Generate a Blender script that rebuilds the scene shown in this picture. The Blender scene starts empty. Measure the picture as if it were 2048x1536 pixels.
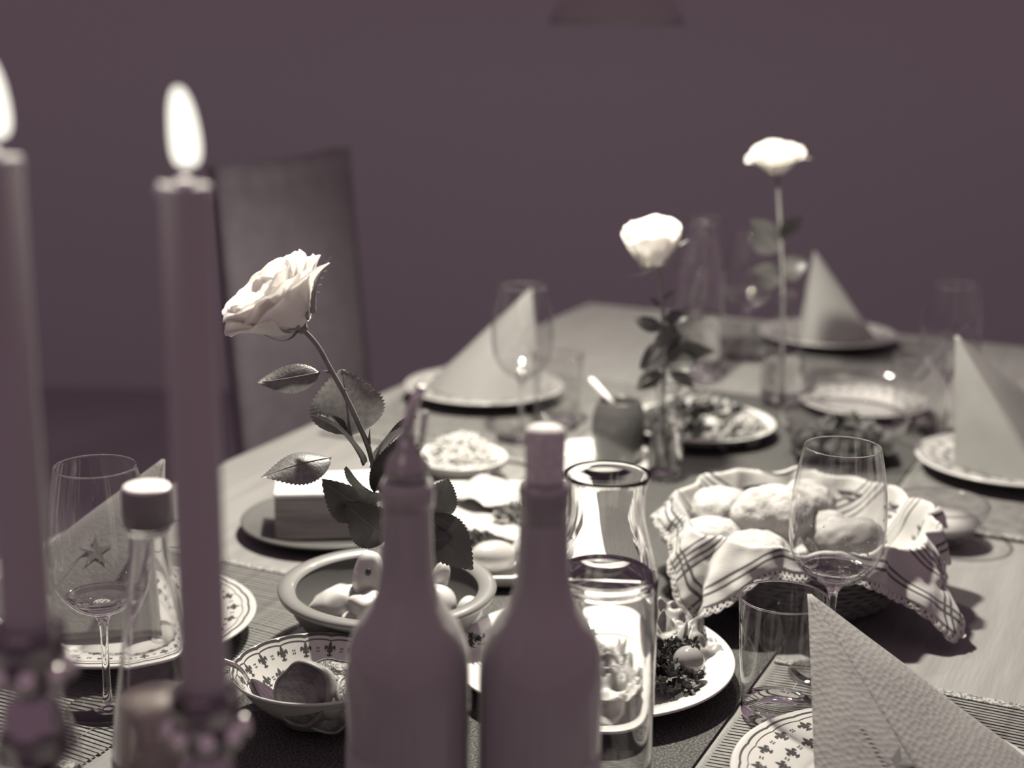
import bpy, math, random
import numpy as np
from mathutils import Vector, Matrix, noise
C = bpy.context.scene
COL = C.collection
PI = math.pi
# ------------------------------------------------------------ camera
H = 0.57                                   # eye height above the table top (table top is z = 0)
FPX = 3000.0
PITCH = math.radians(14.0); ROLL = math.radians(0.8)
_R0 = Vector((1, 0, 0)); _U0 = Vector((0, math.sin(PITCH), math.cos(PITCH))); _F = Vector((0, math.cos(PITCH), -math.sin(PITCH)))
_cr, _sr = math.cos(ROLL), math.sin(ROLL)
_R = _R0 * _cr + _U0 * _sr; _U = _U0 * _cr - _R0 * _sr
cd = bpy.data.cameras.new('camera'); cam = bpy.data.objects.new('camera', cd); COL.objects.link(cam)
cam.matrix_world = Matrix(((_R.x, _U.x, -_F.x, 0), (_R.y, _U.y, -_F.y, 0), (_R.z, _U.z, -_F.z, H), (0, 0, 0, 1)))
cd.sensor_width = 36; cd.lens = FPX / 2048 * 36; cd.clip_start = 0.02; cd.clip_end = 50
cd.dof.use_dof = True; cd.dof.focus_distance = 1.22; cd.dof.aperture_fstop = 3.4
C.camera = cam
# ------------------------------------------------------------ world and exposure
AMB = (0.245, 0.158, 0.200)
w = bpy.data.worlds.new('dim_room'); C.world = w; w.use_nodes = True
bg = w.node_tree.nodes['Background']; bg.inputs[0].default_value = (*AMB, 1); bg.inputs[1].default_value = 1.0
C.view_settings.view_transform = 'Standard'; C.view_settings.look = 'None'
C.view_settings.exposure = 0.0; C.view_settings.gamma = 1.0; C.view_settings.use_curve_mapping = False
KEY = (1.0, 0.945, 0.81)
LAMP_POWER = 3.5
CANDLE_POWER = 0.08
ld = bpy.data.lights.new('ceiling_lamp_light', 'SPOT'); ld.spot_size = math.radians(134); ld.spot_blend = 0.4; ld.shadow_soft_size = 0.03; ld.energy = 122.0; ld.color = KEY   # main lamp above the table, out of frame
lo = bpy.data.objects.new('ceiling_lamp_light', ld); COL.objects.link(lo); lo.location = (0.02, 1.62, 0.93)
ld = bpy.data.lights.new('far_ceiling_lamp_light', 'SPOT'); ld.spot_size = math.radians(118); ld.spot_blend = 0.5; ld.shadow_soft_size = 0.03; ld.energy = 17.0; ld.color = KEY   # second lamp over the far half, out of frame
lo = bpy.data.objects.new('far_ceiling_lamp_light', ld); COL.objects.link(lo); lo.location = (0.24, 2.12, 0.92)
try:
    C.cycles.sample_clamp_indirect = 30.0; C.cycles.transparent_max_bounces = 24; C.cycles.max_bounces = 14
    C.cycles.transmission_bounces = 12; C.cycles.caustics_reflective = False; C.cycles.caustics_refractive = True
except Exception:
    pass

# ------------------------------------------------------------ pixel <-> world
def ray(px, py):
    u = (px - 1024) / FPX; v = -(py - 768) / FPX
    return _F + _R * u + _U * v
def P(px, py, z=0.0):
    d = ray(px, py); t = (z - H) / d.z
    return Vector((0, 0, H)) + d * t
def W(px, py, y):
    d = ray(px, py)
    return Vector((0, 0, H)) + d * (y / d.y)
TA = Vector((math.cos(math.radians(65)), math.sin(math.radians(65)), 0)); TB = Vector((TA.y, -TA.x, 0))
def ab(a, b, z=0.0):
    q = TA * a + TB * b; return Vector((q.x, q.y, z))

# ------------------------------------------------------------ mesh building
class M:
    def __init__(s): s.v = []; s.f = []; s.uv = None; s.fi = None
    def add(s, vs, fs, mi=0):
        n = len(s.v); s.v += [tuple(p) for p in vs]; s.f += [tuple(i + n for i in f) for f in fs]
        if s.fi is None: s.fi = []
        s.fi += [mi] * len(fs)
        return s
    def box(s, c, d, rz=0.0, mi=0, taper=1.0):
        x, y, z = d[0] / 2, d[1] / 2, d[2] / 2; cs, sn = math.cos(rz), math.sin(rz); vs = []
        for sz in (-1, 1):
            k = taper if sz > 0 else 1
            for sx, sy in ((-1, -1), (1, -1), (1, 1), (-1, 1)):
                X, Y = sx * x * k, sy * y * k
                vs.append((c[0] + X * cs - Y * sn, c[1] + X * sn + Y * cs, c[2] + sz * z))
        return s.add(vs, [(3, 2, 1, 0), (4, 5, 6, 7), (0, 1, 5, 4), (1, 2, 6, 5), (2, 3, 7, 6), (3, 0, 4, 7)], mi)
    def lathe(s, prof, n=48, o=(0, 0, 0), a0=0.0, a1=2 * PI, rf=None):
        full = abs(a1 - a0 - 2 * PI) < 1e-6; m = n if full else n + 1; vs = []; fs = []; rows = []
        for k, (r, z) in enumerate(prof):
            if r < 1e-7:
                rows.append([len(vs)]); vs.append((o[0], o[1], o[2] + z))
            else:
                row = []
                for i in range(m):
                    t = a0 + (a1 - a0) * i / n; rr = r * (rf(t, k) if rf else 1)
                    row.append(len(vs)); vs.append((o[0] + rr * math.cos(t), o[1] + rr * math.sin(t), o[2] + z))
                rows.append(row)
        for a, b in zip(rows, rows[1:]):
            for i in range(n):
                j = (i + 1) % m if full else i + 1
                if len(a) == 1 and len(b) == 1: continue
                if len(a) == 1: fs.append((a[0], b[j], b[i]))
                elif len(b) == 1: fs.append((a[i], a[j], b[0]))
                else: fs.append((a[i], a[j], b[j], b[i]))
        return s.add(vs, fs)
    def tube(s, pts, rad, n=8, cap=True):
        pts = [Vector(p) for p in pts]; L = len(pts); vs = []; fs = []
        if not hasattr(rad, '__len__'): rad = [rad] * L
        up = Vector((0, 0, 1)); prev = None
        for i, p in enumerate(pts):
            t = (pts[min(i + 1, L - 1)] - pts[max(i - 1, 0)]).normalized()
            if prev is None:
                a = up.cross(t)
                if a.length < 1e-3: a = Vector((1, 0, 0)).cross(t)
                a.normalize()
            else:
                a = (prev - t * prev.dot(t)).normalized()
            prev = a; b = t.cross(a)
            for k in range(n):
                q = p + (a * math.cos(2 * PI * k / n) + b * math.sin(2 * PI * k / n)) * rad[i]; vs.append(q)
        for i in range(L - 1):
            for k in range(n):
                j = (k + 1) % n; fs.append((i * n + k, i * n + j, (i + 1) * n + j, (i + 1) * n + k))
        if cap: fs.append(tuple(range(n - 1, -1, -1))); fs.append(tuple((L - 1) * n + k for k in range(n)))
        return s.add(vs, fs)
    def grid(s, fn, nu, nv, skip=None, uv=False):
        vs = []; fs = []; uvs = []
        for j in range(nv + 1):
            for i in range(nu + 1):
                vs.append(fn(i / nu, j / nv)); uvs.append((i / nu, j / nv))
        for j in range(nv):
            for i in range(nu):
                if skip and skip(i, j): continue
                a = j * (nu + 1) + i; fs.append((a, a + 1, a + nu + 2, a + nu + 1))
        if uv:
            if s.uv is None: s.uv = []
            s.uv += uvs
        return s.add(vs, fs)
    def sphere(s, c, r, nu=16, nv=10, sc=(1, 1, 1), fn=None):
        vs = [Vector((0, 0, -1))]; fs = []
        for j in range(1, nv):
            t = PI * j / nv
            for i in range(nu):
                p = 2 * PI * i / nu; vs.append(Vector((math.sin(t) * math.cos(p), math.sin(t) * math.sin(p), -math.cos(t))))
        vs.append(Vector((0, 0, 1)))
        for i in range(nu):
            j = (i + 1) % nu; fs.append((0, 1 + j, 1 + i)); b = 1 + (nv - 2) * nu; fs.append((b + i, b + j, len(vs) - 1))
        for k in range(nv - 2):
            for i in range(nu):
                j = (i + 1) % nu; a = 1 + k * nu; fs.append((a + i, a + j, a + nu + j, a + nu + i))
        out = []
        for q in vs:
            k = fn(q) if fn else 1.0
            out.append((c[0] + q.x * r * sc[0] * k, c[1] + q.y * r * sc[1] * k, c[2] + q.z * r * sc[2] * k))
        return s.add(out, fs)
    def mesh(s, name, mats, smooth=True):
        me = bpy.data.meshes.new(name); me.from_pydata(s.v, [], s.f)
        if not isinstance(mats, (list, tuple)): mats = [mats]
        for m in mats: me.materials.append(m)
        if s.uv is not None and len(s.uv) == len(s.v):
            ul = me.uv_layers.new(name='UVMap')
            li = np.zeros(len(me.loops), dtype=np.int32); me.loops.foreach_get('vertex_index', li)
            ul.data.foreach_set('uv', np.array(s.uv, dtype=np.float32)[li].ravel())
        if smooth: me.polygons.foreach_set('use_smooth', [True] * len(me.polygons))
        if s.fi and len(mats) > 1: me.polygons.foreach_set('material_index', s.fi)
        me.update(); return me

def link(name, me, parent=None, loc=None, rz=None):
    o = bpy.data.objects.new(name, me); COL.objects.link(o)
    if parent: o.parent = parent
    if loc is not None: o.location = loc
    if rz is not None: o.rotation_euler = (0, 0, rz)
    return o
def part(name, m, mat, parent, smooth=True, label=None, stuff=False, loc=None, angle=None):
    o = link(name, m.mesh(name, mat, smooth), parent, loc)
    if angle: edge_split(o, angle)
    if label: o['label'] = label
    if stuff: o['kind'] = 'stuff'
    return o
def edge_split(o, deg=35):
    md = o.modifiers.new('split', 'EDGE_SPLIT'); md.split_angle = math.radians(deg)
def solid(o, t, off=-1):
    md = o.modifiers.new('solid', 'SOLIDIFY'); md.thickness = t; md.offset = off
def bevel(o, wd, seg=2):
    md = o.modifiers.new('bevel', 'BEVEL'); md.width = wd; md.segments = seg; md.limit_method = 'ANGLE'
def tag(o, label, cat, group=None):
    o['label'] = label; o['category'] = cat
    if group: o['group'] = group
    return o
def thing(name, label, cat, loc=(0, 0, 0), rz=0.0, group=None):
    o = bpy.data.objects.new(name, None); COL.objects.link(o); o.location = loc; o.rotation_euler = (0, 0, rz)
    o.empty_display_size = 0.02
    return tag(o, label, cat, group)
def kids(o): return [c for c in bpy.data.objects if c.parent == o]
def dup(root, loc, label, rz=0.0, group=None):
    def cp(o, par):
        c = o.copy(); COL.objects.link(c); c.parent = par
        for k in kids(o): cp(k, c)
        return c
    src = [root] ; r = root.copy(); COL.objects.link(r)
    for k in kids(root): cp(k, r)
    r.location = loc; r.rotation_euler = (0, 0, rz); r['label'] = label
    if group: r['group'] = group
    return r
def struct(name, m, mat, smooth=False):
    o = link(name, m.mesh(name, mat, smooth)); o['kind'] = 'structure'; return o

# ------------------------------------------------------------ materials
def nt(name):
    m = bpy.data.materials.new(name); m.use_nodes = True; t = m.node_tree
    return m, t, t.nodes, t.links, t.nodes['Principled BSDF']
def g3(v): return (v[0], v[1], v[2], 1) if hasattr(v, '__len__') else (v, v * 0.985, v * 0.96, 1)
def mat(name, col, rough=0.5, metal=0.0, col2=None, nscale=30, ndet=4, bump=0.0, bscale=80, coat=0.0, trl=0.0, sss=0.0, stretch=None, spec=0.5, ramp=(0.35, 0.65), btype='noise', sheen=0.0):
    m, t, N, L, b = nt(name)
    b.inputs['Base Color'].default_value = g3(col); b.inputs['Roughness'].default_value = rough; b.inputs['Metallic'].default_value = metal
    b.inputs['Specular IOR Level'].default_value = spec
    if coat: b.inputs['Coat Weight'].default_value = coat; b.inputs['Coat Roughness'].default_value = 0.08
    if sss: b.inputs['Subsurface Weight'].default_value = sss; b.inputs['Subsurface Radius'].default_value = (0.01, 0.01, 0.01); b.inputs['Subsurface Scale'].default_value = 0.6
    if sheen: b.inputs['Sheen Weight'].default_value = sheen
    co = None
    if col2 is not None or bump:
        tc = N.new('ShaderNodeTexCoord'); mp = N.new('ShaderNodeMapping'); L.new(tc.outputs['Object'], mp.inputs[0])
        if stretch: mp.inputs['Scale'].default_value = stretch[0]; mp.inputs['Rotation'].default_value = (0, 0, stretch[1])
        co = mp.outputs[0]
    if col2 is not None:
        n = N.new('ShaderNodeTexNoise'); n.inputs['Scale'].default_value = nscale; n.inputs['Detail'].default_value = ndet; L.new(co, n.inputs['Vector'])
        r = N.new('ShaderNodeValToRGB'); r.color_ramp.elements[0].position = ramp[0]; r.color_ramp.elements[1].position = ramp[1]
        r.color_ramp.elements[0].color = g3(col); r.color_ramp.elements[1].color = g3(col2)
        L.new(n.outputs[0], r.inputs[0]); L.new(r.outputs[0], b.inputs['Base Color'])
    if bump:
        if btype == 'voronoi':
            n2 = N.new('ShaderNodeTexVoronoi'); out = n2.outputs['Distance']
        else:
            n2 = N.new('ShaderNodeTexNoise'); n2.inputs['Detail'].default_value = 5; out = n2.outputs[0]
        n2.inputs['Scale'].default_value = bscale; L.new(co, n2.inputs['Vector'])
        bp = N.new('ShaderNodeBump'); bp.inputs['Strength'].default_value = 1.0; bp.inputs['Distance'].default_value = bump
        L.new(out, bp.inputs['Height']); L.new(bp.outputs[0], b.inputs['Normal'])
    if trl:
        tr = N.new('ShaderNodeBsdfTranslucent'); mx = N.new('ShaderNodeMixShader'); mx.inputs[0].default_value = trl
        src = b.inputs['Base Color'].links
        if src: L.new(src[0].from_socket, tr.inputs[0])
        else: tr.inputs[0].default_value = g3(col)
        L.new(b.outputs[0], mx.inputs[1]); L.new(tr.outputs[0], mx.inputs[2]); L.new(mx.outputs[0], N['Material Output'].inputs[0])
    return m
def glass(name, ior=1.45, tint=1.0, rough=0.0):
    m, t, N, L, b = nt(name)
    b.inputs['Base Color'].default_value = (tint, tint, tint, 1); b.inputs['Roughness'].default_value = rough
    b.inputs['Transmission Weight'].default_value = 1.0; b.inputs['IOR'].default_value = ior
    return m
def thin_glass(name, ior=1.5, tint=0.97):
    m, t, N, L, b = nt(name); N.remove(b)
    tr = N.new('ShaderNodeBsdfTransparent'); tr.inputs[0].default_value = (tint, tint, tint, 1)
    gl = N.new('ShaderNodeBsdfGlossy'); gl.inputs['Roughness'].default_value = 0.045
    lw = N.new('ShaderNodeLayerWeight'); lw.inputs[0].default_value = 0.5
    pw = N.new('ShaderNodeMath'); pw.operation = 'POWER'; L.new(lw.outputs['Facing'], pw.inputs[0]); pw.inputs[1].default_value = 4.5
    fr = N.new('ShaderNodeMath'); fr.operation = 'MULTIPLY_ADD'; L.new(pw.outputs[0], fr.inputs[0]); fr.inputs[1].default_value = 0.9; fr.inputs[2].default_value = 0.04
    mx = N.new('ShaderNodeMixShader'); L.new(fr.outputs[0], mx.inputs[0]); L.new(tr.outputs[0], mx.inputs[1]); L.new(gl.outputs[0], mx.inputs[2])
    L.new(mx.outputs[0], N['Material Output'].inputs[0])
    return m
def emit(name, col, s):
    m, t, N, L, b = nt(name); b.inputs['Base Color'].default_value = (0, 0, 0, 1)
    b.inputs['Emission Color'].default_value = (*col, 1); b.inputs['Emission Strength'].default_value = s
    if name == 'flame':                                             # a flame gives light and lets light through
        b.inputs['Specular IOR Level'].default_value = 0
        tr = N.new('ShaderNodeBsdfTransparent'); ad = N.new('ShaderNodeMixShader'); ad.inputs[0].default_value = 0.5
        b.inputs['Emission Strength'].default_value = s * 1.6
        L.new(b.outputs[0], ad.inputs[1]); L.new(tr.outputs[0], ad.inputs[2]); L.new(ad.outputs[0], N['Material Output'].inputs[0])
    return m
def stripes(name, c0, c1, bands, rough=0.85, bump=0.0004):
    """woven cloth: dark stripes at given positions of u and of v (both borders), from UV"""
    m, t, N, L, b = nt(name); b.inputs['Roughness'].default_value = rough; b.inputs['Sheen Weight'].default_value = 0.15
    uv = N.new('ShaderNodeUVMap'); sp = N.new('ShaderNodeSeparateXYZ'); L.new(uv.outputs[0], sp.inputs[0])
    def mth(op, a, bb=None):
        n = N.new('ShaderNodeMath'); n.operation = op
        for i, x in enumerate((a, bb)):
            if x is None: continue
            if isinstance(x, (int, float)): n.inputs[i].default_value = x
            else: L.new(x, n.inputs[i])
        return n.outputs[0]
    tot = None
    for ax, k, wd in bands:
        d = mth('ABSOLUTE', mth('SUBTRACT', sp.outputs[ax], k)); v = mth('LESS_THAN', d, wd)
        tot = v if tot is None else mth('MAXIMUM', tot, v)
    mx = N.new('ShaderNodeMix'); mx.data_type = 'RGBA'; mx.inputs[6].default_value = g3(c0); mx.inputs[7].default_value = g3(c1)
    L.new(tot, mx.inputs[0]); L.new(mx.outputs[2], b.inputs['Base Color'])
    n = N.new('ShaderNodeTexNoise'); n.inputs['Scale'].default_value = 260; L.new(uv.outputs[0], n.inputs['Vector'])
    bp = N.new('ShaderNodeBump'); bp.inputs['Distance'].default_value = bump; bp.inputs['Strength'].default_value = 1
    L.new(n.outputs[0], bp.inputs['Height']); L.new(bp.outputs[0], b.inputs['Normal'])
    return m

MAT = dict(
    wall=mat('wall_paint', (0.455, 0.46, 0.465), 0.9), floor=mat('floor_boards', (0.26, 0.25, 0.26), 0.8, col2=(0.28, 0.27, 0.28), nscale=6, stretch=((1, 12, 1), 0)),
    table=mat('table_wood', 0.20, 0.6, spec=0.3, col2=0.15, nscale=5, ndet=6, bump=0.0006, bscale=20, stretch=((1.2, 14, 1), math.radians(-115)), ramp=(0.3, 0.75)),
    darkwood=mat('dark_wood', 0.15, 0.6, col2=0.12, nscale=8),
    runner=mat('runner_cloth', 0.04, 0.7, spec=0.12, col2=0.11, nscale=520, bump=0.0008, bscale=700, ramp=(0.45, 0.6)),
    slat=mat('bamboo_slat', 0.18, 0.65, spec=0.2, col2=0.12, nscale=60, stretch=((1, 1, 1), 0), bump=0.0002, bscale=200),
    matback=mat('placemat_backing', 0.05, 0.8), thread=mat('placemat_thread', 0.2, 0.8), binding=mat('placemat_binding', 0.26, 0.8, col2=0.08, nscale=400, ramp=(0.48, 0.52)),
    china=mat('white_china', 0.60, 0.18, coat=0.4), lilychina=mat('glazed_lily_china', 0.42, 0.2, coat=0.4), print_=mat('china_print', 0.04, 0.3), printl=mat('china_print_light', 0.28, 0.3),
    stone=mat('stoneware_rim', 0.15, 0.4, coat=0.2), stoned=mat('stoneware_inside', 0.06, 0.45),
    darkplate=mat('dark_plate', 0.075, 0.45), wax=mat('dark_wax', 0.44, 0.55, spec=0.3), pool=mat('lit_melted_wax', 0.8, 0.15, coat=0.5), wick=mat('wick', 0.05, 0.9),  # melted wax is paler than the candle: flame glow put into its colour
    bottle=mat('dark_bottle_glass', 0.37, 0.12, spec=0.35), foil=mat('dark_foil', 0.36, 0.25, metal=0.5), bead=mat('glint_bead_metal', 0.85, 0.2, metal=1.0), cork=mat('cork', 0.70, 0.8, col2=0.5, nscale=300, bump=0.0004, bscale=400),
    label=mat('paper_label', 0.40, 0.7), steel=mat('steel', 0.62, 0.16, metal=1.0), cap=mat('lit_white_cap', 0.85, 0.3), capside=mat('shaded_cap_side', 0.20, 0.4),  # cap top bright, cap side dark: overhead light put into the colours
    juice=mat('cloudy_juice', (0.46, 0.42, 0.37), 0.3), smalllabel=mat('dark_label', 0.34, 0.6, col2=0.46, nscale=300, stretch=((1, 1, 3), 0)),
    bread=mat('floured_crust', 0.36, 0.85, col2=0.19, nscale=38, ndet=8, bump=0.0040, bscale=85, ramp=(0.47, 0.66)),
    breadd=mat('brown_crust', 0.26, 0.7, col2=0.17, nscale=22, ndet=6, bump=0.0014, bscale=60),
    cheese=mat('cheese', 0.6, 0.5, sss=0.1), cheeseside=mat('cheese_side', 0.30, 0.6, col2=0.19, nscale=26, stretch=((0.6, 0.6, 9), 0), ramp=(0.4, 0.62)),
    pale=mat('pale_flesh', 0.48, 0.25, coat=0.35, sss=0.15), egg=mat('egg_white', 0.36, 0.3, coat=0.3),
    meat=mat('roast_meat', 0.15, 0.45, col2=0.06, nscale=60, ndet=8, bump=0.004, bscale=120, coat=0.2), meatedge=mat('meat_rind', 0.26, 0.5, col2=0.12, nscale=60),
    lettuce=mat('lettuce', 0.40, 0.4, col2=0.26, nscale=30, trl=0.35), parsley=mat('parsley', 0.035, 0.6, col2=0.08, nscale=90, trl=0.2), tomato=mat('cherry_tomato', 0.24, 0.12, coat=0.6),
    salad=mat('salad_mix', 0.05, 0.45, col2=0.42, nscale=22, ndet=3, ramp=(0.45, 0.58), trl=0.2),
    shred=mat('shredded', 0.46, 0.5), ham=mat('pale_slices', 0.44, 0.35, col2=0.34, nscale=18),
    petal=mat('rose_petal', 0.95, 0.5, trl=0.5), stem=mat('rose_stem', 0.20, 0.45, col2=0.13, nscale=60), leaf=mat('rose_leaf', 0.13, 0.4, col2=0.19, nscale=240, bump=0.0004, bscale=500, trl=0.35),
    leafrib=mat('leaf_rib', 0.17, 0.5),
    leafshade=mat('rose_leaf_shaded', 0.065, 0.4, trl=0.12, bump=0.0004, bscale=400), sepal=mat('sepal', 0.3, 0.5, trl=0.2),  # darker copy of the leaf: backlit shade put into the colour
    glass=glass('clear_glass', 1.48), thin=thin_glass('thin_glass'), water=glass('water', 1.33), shade=mat('lamp_shade', 0.3, 0.6), cord=mat('lamp_cord', 0.2, 0.7),
    bulb=emit('bulb', KEY, 12.0), flame=emit('flame', (1.0, 0.95, 0.84), 1.35), chair=mat('chair_cover', (0.075, 0.062, 0.075), 0.8, col2=(0.09, 0.075, 0.09), nscale=30),
    wicker=mat('wicker', 0.08, 0.6, col2=0.15, nscale=120), jar=mat('dark_jar', 0.06, 0.25, coat=0.2), handle=mat('light_handle', 0.75, 0.4), liquidd=mat('dark_drink', 0.22, 0.3),
    holder=mat('polished_dark_metal', (0.40, 0.38, 0.39), 0.12, metal=1.0),
    skewer=mat('pale_stick', 0.8, 0.6),
)
CLOTH = stripes('striped_linen', 0.40, 0.06, [(1, k, 0.0040) for k in (0.035, 0.055, 0.15, 0.17, 0.19, 0.21, 0.33, 0.35, 0.37, 0.39,
        0.61, 0.63, 0.65, 0.67, 0.79, 0.81, 0.83, 0.85, 0.945, 0.965)] + [(0, k, 0.0040) for k in (0.030, 0.050, 0.95, 0.97)])
LACE = mat('lace', 0.44, 0.85)
def napkin_mat():
    m, t, N, L, b = nt('embossed_paper'); b.inputs['Roughness'].default_value = 0.85; b.inputs['Base Color'].default_value = g3(0.38)
    uv = N.new('ShaderNodeUVMap'); mp = N.new('ShaderNodeMapping'); mp.inputs['Rotation'].default_value = (0, 0, 0.3); mp.inputs['Scale'].default_value = (1, 1, 1)
    L.new(uv.outputs[0], mp.inputs[0])
    v = N.new('ShaderNodeTexVoronoi'); v.inputs['Scale'].default_value = 200; v.inputs['Randomness'].default_value = 0.55; L.new(mp.outputs[0], v.inputs['Vector'])
    bp = N.new('ShaderNodeBump'); bp.inputs['Distance'].default_value = 0.0006; bp.inputs['Strength'].default_value = 1.0
    L.new(v.outputs['Distance'], bp.inputs['Height']); L.new(bp.outputs[0], b.inputs['Normal'])
    tr = N.new('ShaderNodeBsdfTranslucent'); tr.inputs[0].default_value = g3(0.38); mx = N.new('ShaderNodeMixShader'); mx.inputs[0].default_value = 0.42
    L.new(b.outputs[0], mx.inputs[1]); L.new(tr.outputs[0], mx.inputs[2]); L.new(mx.outputs[0], N['Material Output'].inputs[0])
    return m
NAPKIN = napkin_mat()
NAPPLAIN = mat('plain_paper', 0.27, 0.85, trl=0.3, bump=0.0004, bscale=300); NAPPRINT = mat('napkin_print', 0.15, 0.85, trl=0.2)

# ------------------------------------------------------------ the setting
FLZ = -0.75
m = M(); m.box((0.5, 2.0, FLZ - 0.02), (9, 9, 0.04)); struct('floor', m, MAT['floor'])
m = M(); m.box((0.6, 5.2, FLZ + 1.35), (9, 0.1, 2.7)); struct('wall_back', m, MAT['wall'])

# ------------------------------------------------------------ pendant lamp (its own light is here)
lx, ly, lz = 0.19, 2.95, 0.545
t = thing('pendant_lamp', 'dark pendant lamp hanging over the far half of the table', 'lamp', (lx, ly, lz))
m = M(); m.lathe([(0.128, 0), (0.130, 0.001), (0.126, 0.02), (0.100, 0.06), (0.06, 0.095), (0.03, 0.115), (0.018, 0.13), (0.0, 0.13)], 64)
m.lathe([(0.0, 0.126), (0.016, 0.126), (0.028, 0.111), (0.058, 0.091), (0.098, 0.057), (0.124, 0.018), (0.128, 0)], 64)
part('shade', m, MAT['shade'], t)
m = M(); m.lathe([(0, 0.012), (0.012, 0.014), (0.02, 0.026), (0.021, 0.036), (0.013, 0.055), (0.012, 0.07), (0, 0.07)], 24); bl = part('bulb', m, MAT['bulb'], t)
m = M(); m.lathe([(0, 0.071), (0.017, 0.071), (0.017, 0.124), (0, 0.124)], 20); part('socket', m, MAT['cord'], t)
m = M(); m.tube([(0, 0, 0.13), (0, 0, 0.8), (0, 0, 1.35)], 0.003, 8); part('cord', m, MAT['cord'], t)
ld = bpy.data.lights.new('lamp_light', 'POINT'); ld.energy = LAMP_POWER; ld.color = KEY; ld.shadow_soft_size = 0.018
lo = bpy.data.objects.new('lamp_light', ld); COL.objects.link(lo); lo.parent = t; lo.location = (0, 0, 0.004)

# ------------------------------------------------------------ table, runner, placemats
t = thing('dining_table', 'long pale wooden dining table carrying the whole meal', 'table', ab(1.55, -0.55, 0), math.radians(65))
m = M(); m.box((0, 0, -0.016), (2.42, 1.14, 0.03)); o = part('table_top', m, MAT['table'], t, False); bevel(o, 0.003)
m = M()
for s in (-1, 1): m.box((0, s * 0.48, -0.08), (2.2, 0.025, 0.09)); m.box((s * 1.1, 0, -0.08), (0.025, 0.94, 0.09))
part('apron', m, MAT['table'], t, False)
for sx in (-1, 1):
    for sy in (-1, 1):
        m = M(); m.box((sx * 1.12, sy * 0.48, (FLZ - 0.031) / 2), (0.07, 0.07, -FLZ - 0.031)); part('leg', m, MAT['table'], t, False)
c = ab(1.30, -0.509, 0)
m = M(); m.box((0, 0, 0.001), (1.74, 0.384, 0.0016)); m.box((0.868, 0, 0.0022), (0.012, 0.386, 0.0012))
o = link('table_runner', m.mesh('table_runner', MAT['runner'], False), None, c, math.radians(65))
tag(o, 'dark glittery woven runner along the middle of the table', 'table runner')

def placemat(a0, a1, b0, b1, label, along='b', pieces=True):
    """slats run along b (side seats) or along a (head seat)"""
    c = ab((a0 + a1) / 2, (b0 + b1) / 2, 0); La = a1 - a0; Lb = b1 - b0
    rz = math.radians(65)
    if along == 'a': rz = math.radians(65 - 90); La, Lb = Lb, La
    t = thing('placemat', label, 'placemat', c, rz, 'slatted bamboo placemats')
    m = M(); m.box((0, 0, 0.0007), (La - 0.004, Lb - 0.006, 0.0008)); part('backing', m, MAT['matback'], t, False)
    pitch = 0.0053; n = int((La - 0.02) / pitch); x0 = -n * pitch / 2
    me = M().box((0, 0, 0), (pitch * 0.74, Lb, 0.0018), taper=0.8).mesh('slat', MAT['slat'], False) if pieces else None
    big = M()
    rnd = random.Random(int(a0 * 100))
    for i in range(n):
        x = x0 + (i + 0.5) * pitch; j = rnd.uniform(-0.0006, 0.0006)
        if pieces: link('slat', me, t, (x, j, 0.0022 + rnd.uniform(0, 0.0003)), rnd.uniform(-0.0012, 0.0012))
        else: big.box((x, j, 0.0022), (pitch * 0.74, Lb, 0.0018), taper=0.8)
    if not pieces: part('slats', big, MAT['slat'], t, False, stuff=True)
    m = M()
    for y in (-Lb / 2 + 0.03, 0.0, Lb / 2 - 0.03): m.box((0, y, 0.0033), (La - 0.01, 0.0007, 0.0004))
    part('thread', m, MAT['thread'], t, False)
    for s in (-1, 1):
        m = M(); m.box((s * (La / 2 - 0.004), 0, 0.0026), (0.011, Lb, 0.0030)); o = part('binding', m, MAT['binding'], t, False); bevel(o, 0.0008)
    return t
placemat(0.80, 1.245, -0.312, -0.01, 'slatted placemat under the near right plate and tumbler', pieces=True)
placemat(0.80, 1.225, -1.07, -0.74, 'slatted placemat beside the dark bowl, left of the table', pieces=True)
placemat(1.69, 2.16, -1.08, -0.755, 'slatted placemat under the far left plate and its stemware', pieces=False)
placemat(1.68, 2.13, -0.312, -0.01, 'slatted placemat under the plate at the right picture edge', pieces=False)
placemat(2.40, 2.72, -0.86, -0.40, 'slatted placemat at the far head of the table', along='a', pieces=False)

# ------------------------------------------------------------ chair far left
cp = ab(2.36, -1.33, FLZ)
t = thing('dining_chair', 'dark high-backed chair at the far left side of the table', 'chair', cp, math.radians(65))
m = M(); m.box((0, 0.0, 0.45), (0.44, 0.42, 0.06)); o = part('seat', m, MAT['chair'], t, False); bevel(o, 0.015, 3)
m = M(); m.grid(lambda u, v: ((u - 0.5) * 0.42, 0.20 + 0.05 * v + 0.03 * (2 * u - 1) ** 2 - 0.03, 0.48 + 0.57 * v), 12, 12)
o = part('backrest', m, MAT['chair'], t); solid(o, 0.035, 0)
for sx in (-1, 1):
    for sy in (-1, 1):
        m = M(); m.box((sx * 0.19, sy * 0.18, 0.21), (0.035, 0.035, 0.42)); part('leg', m, MAT['darkwood'], t, False)
t.rotation_euler = (0, 0, math.radians(65 ))

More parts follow.
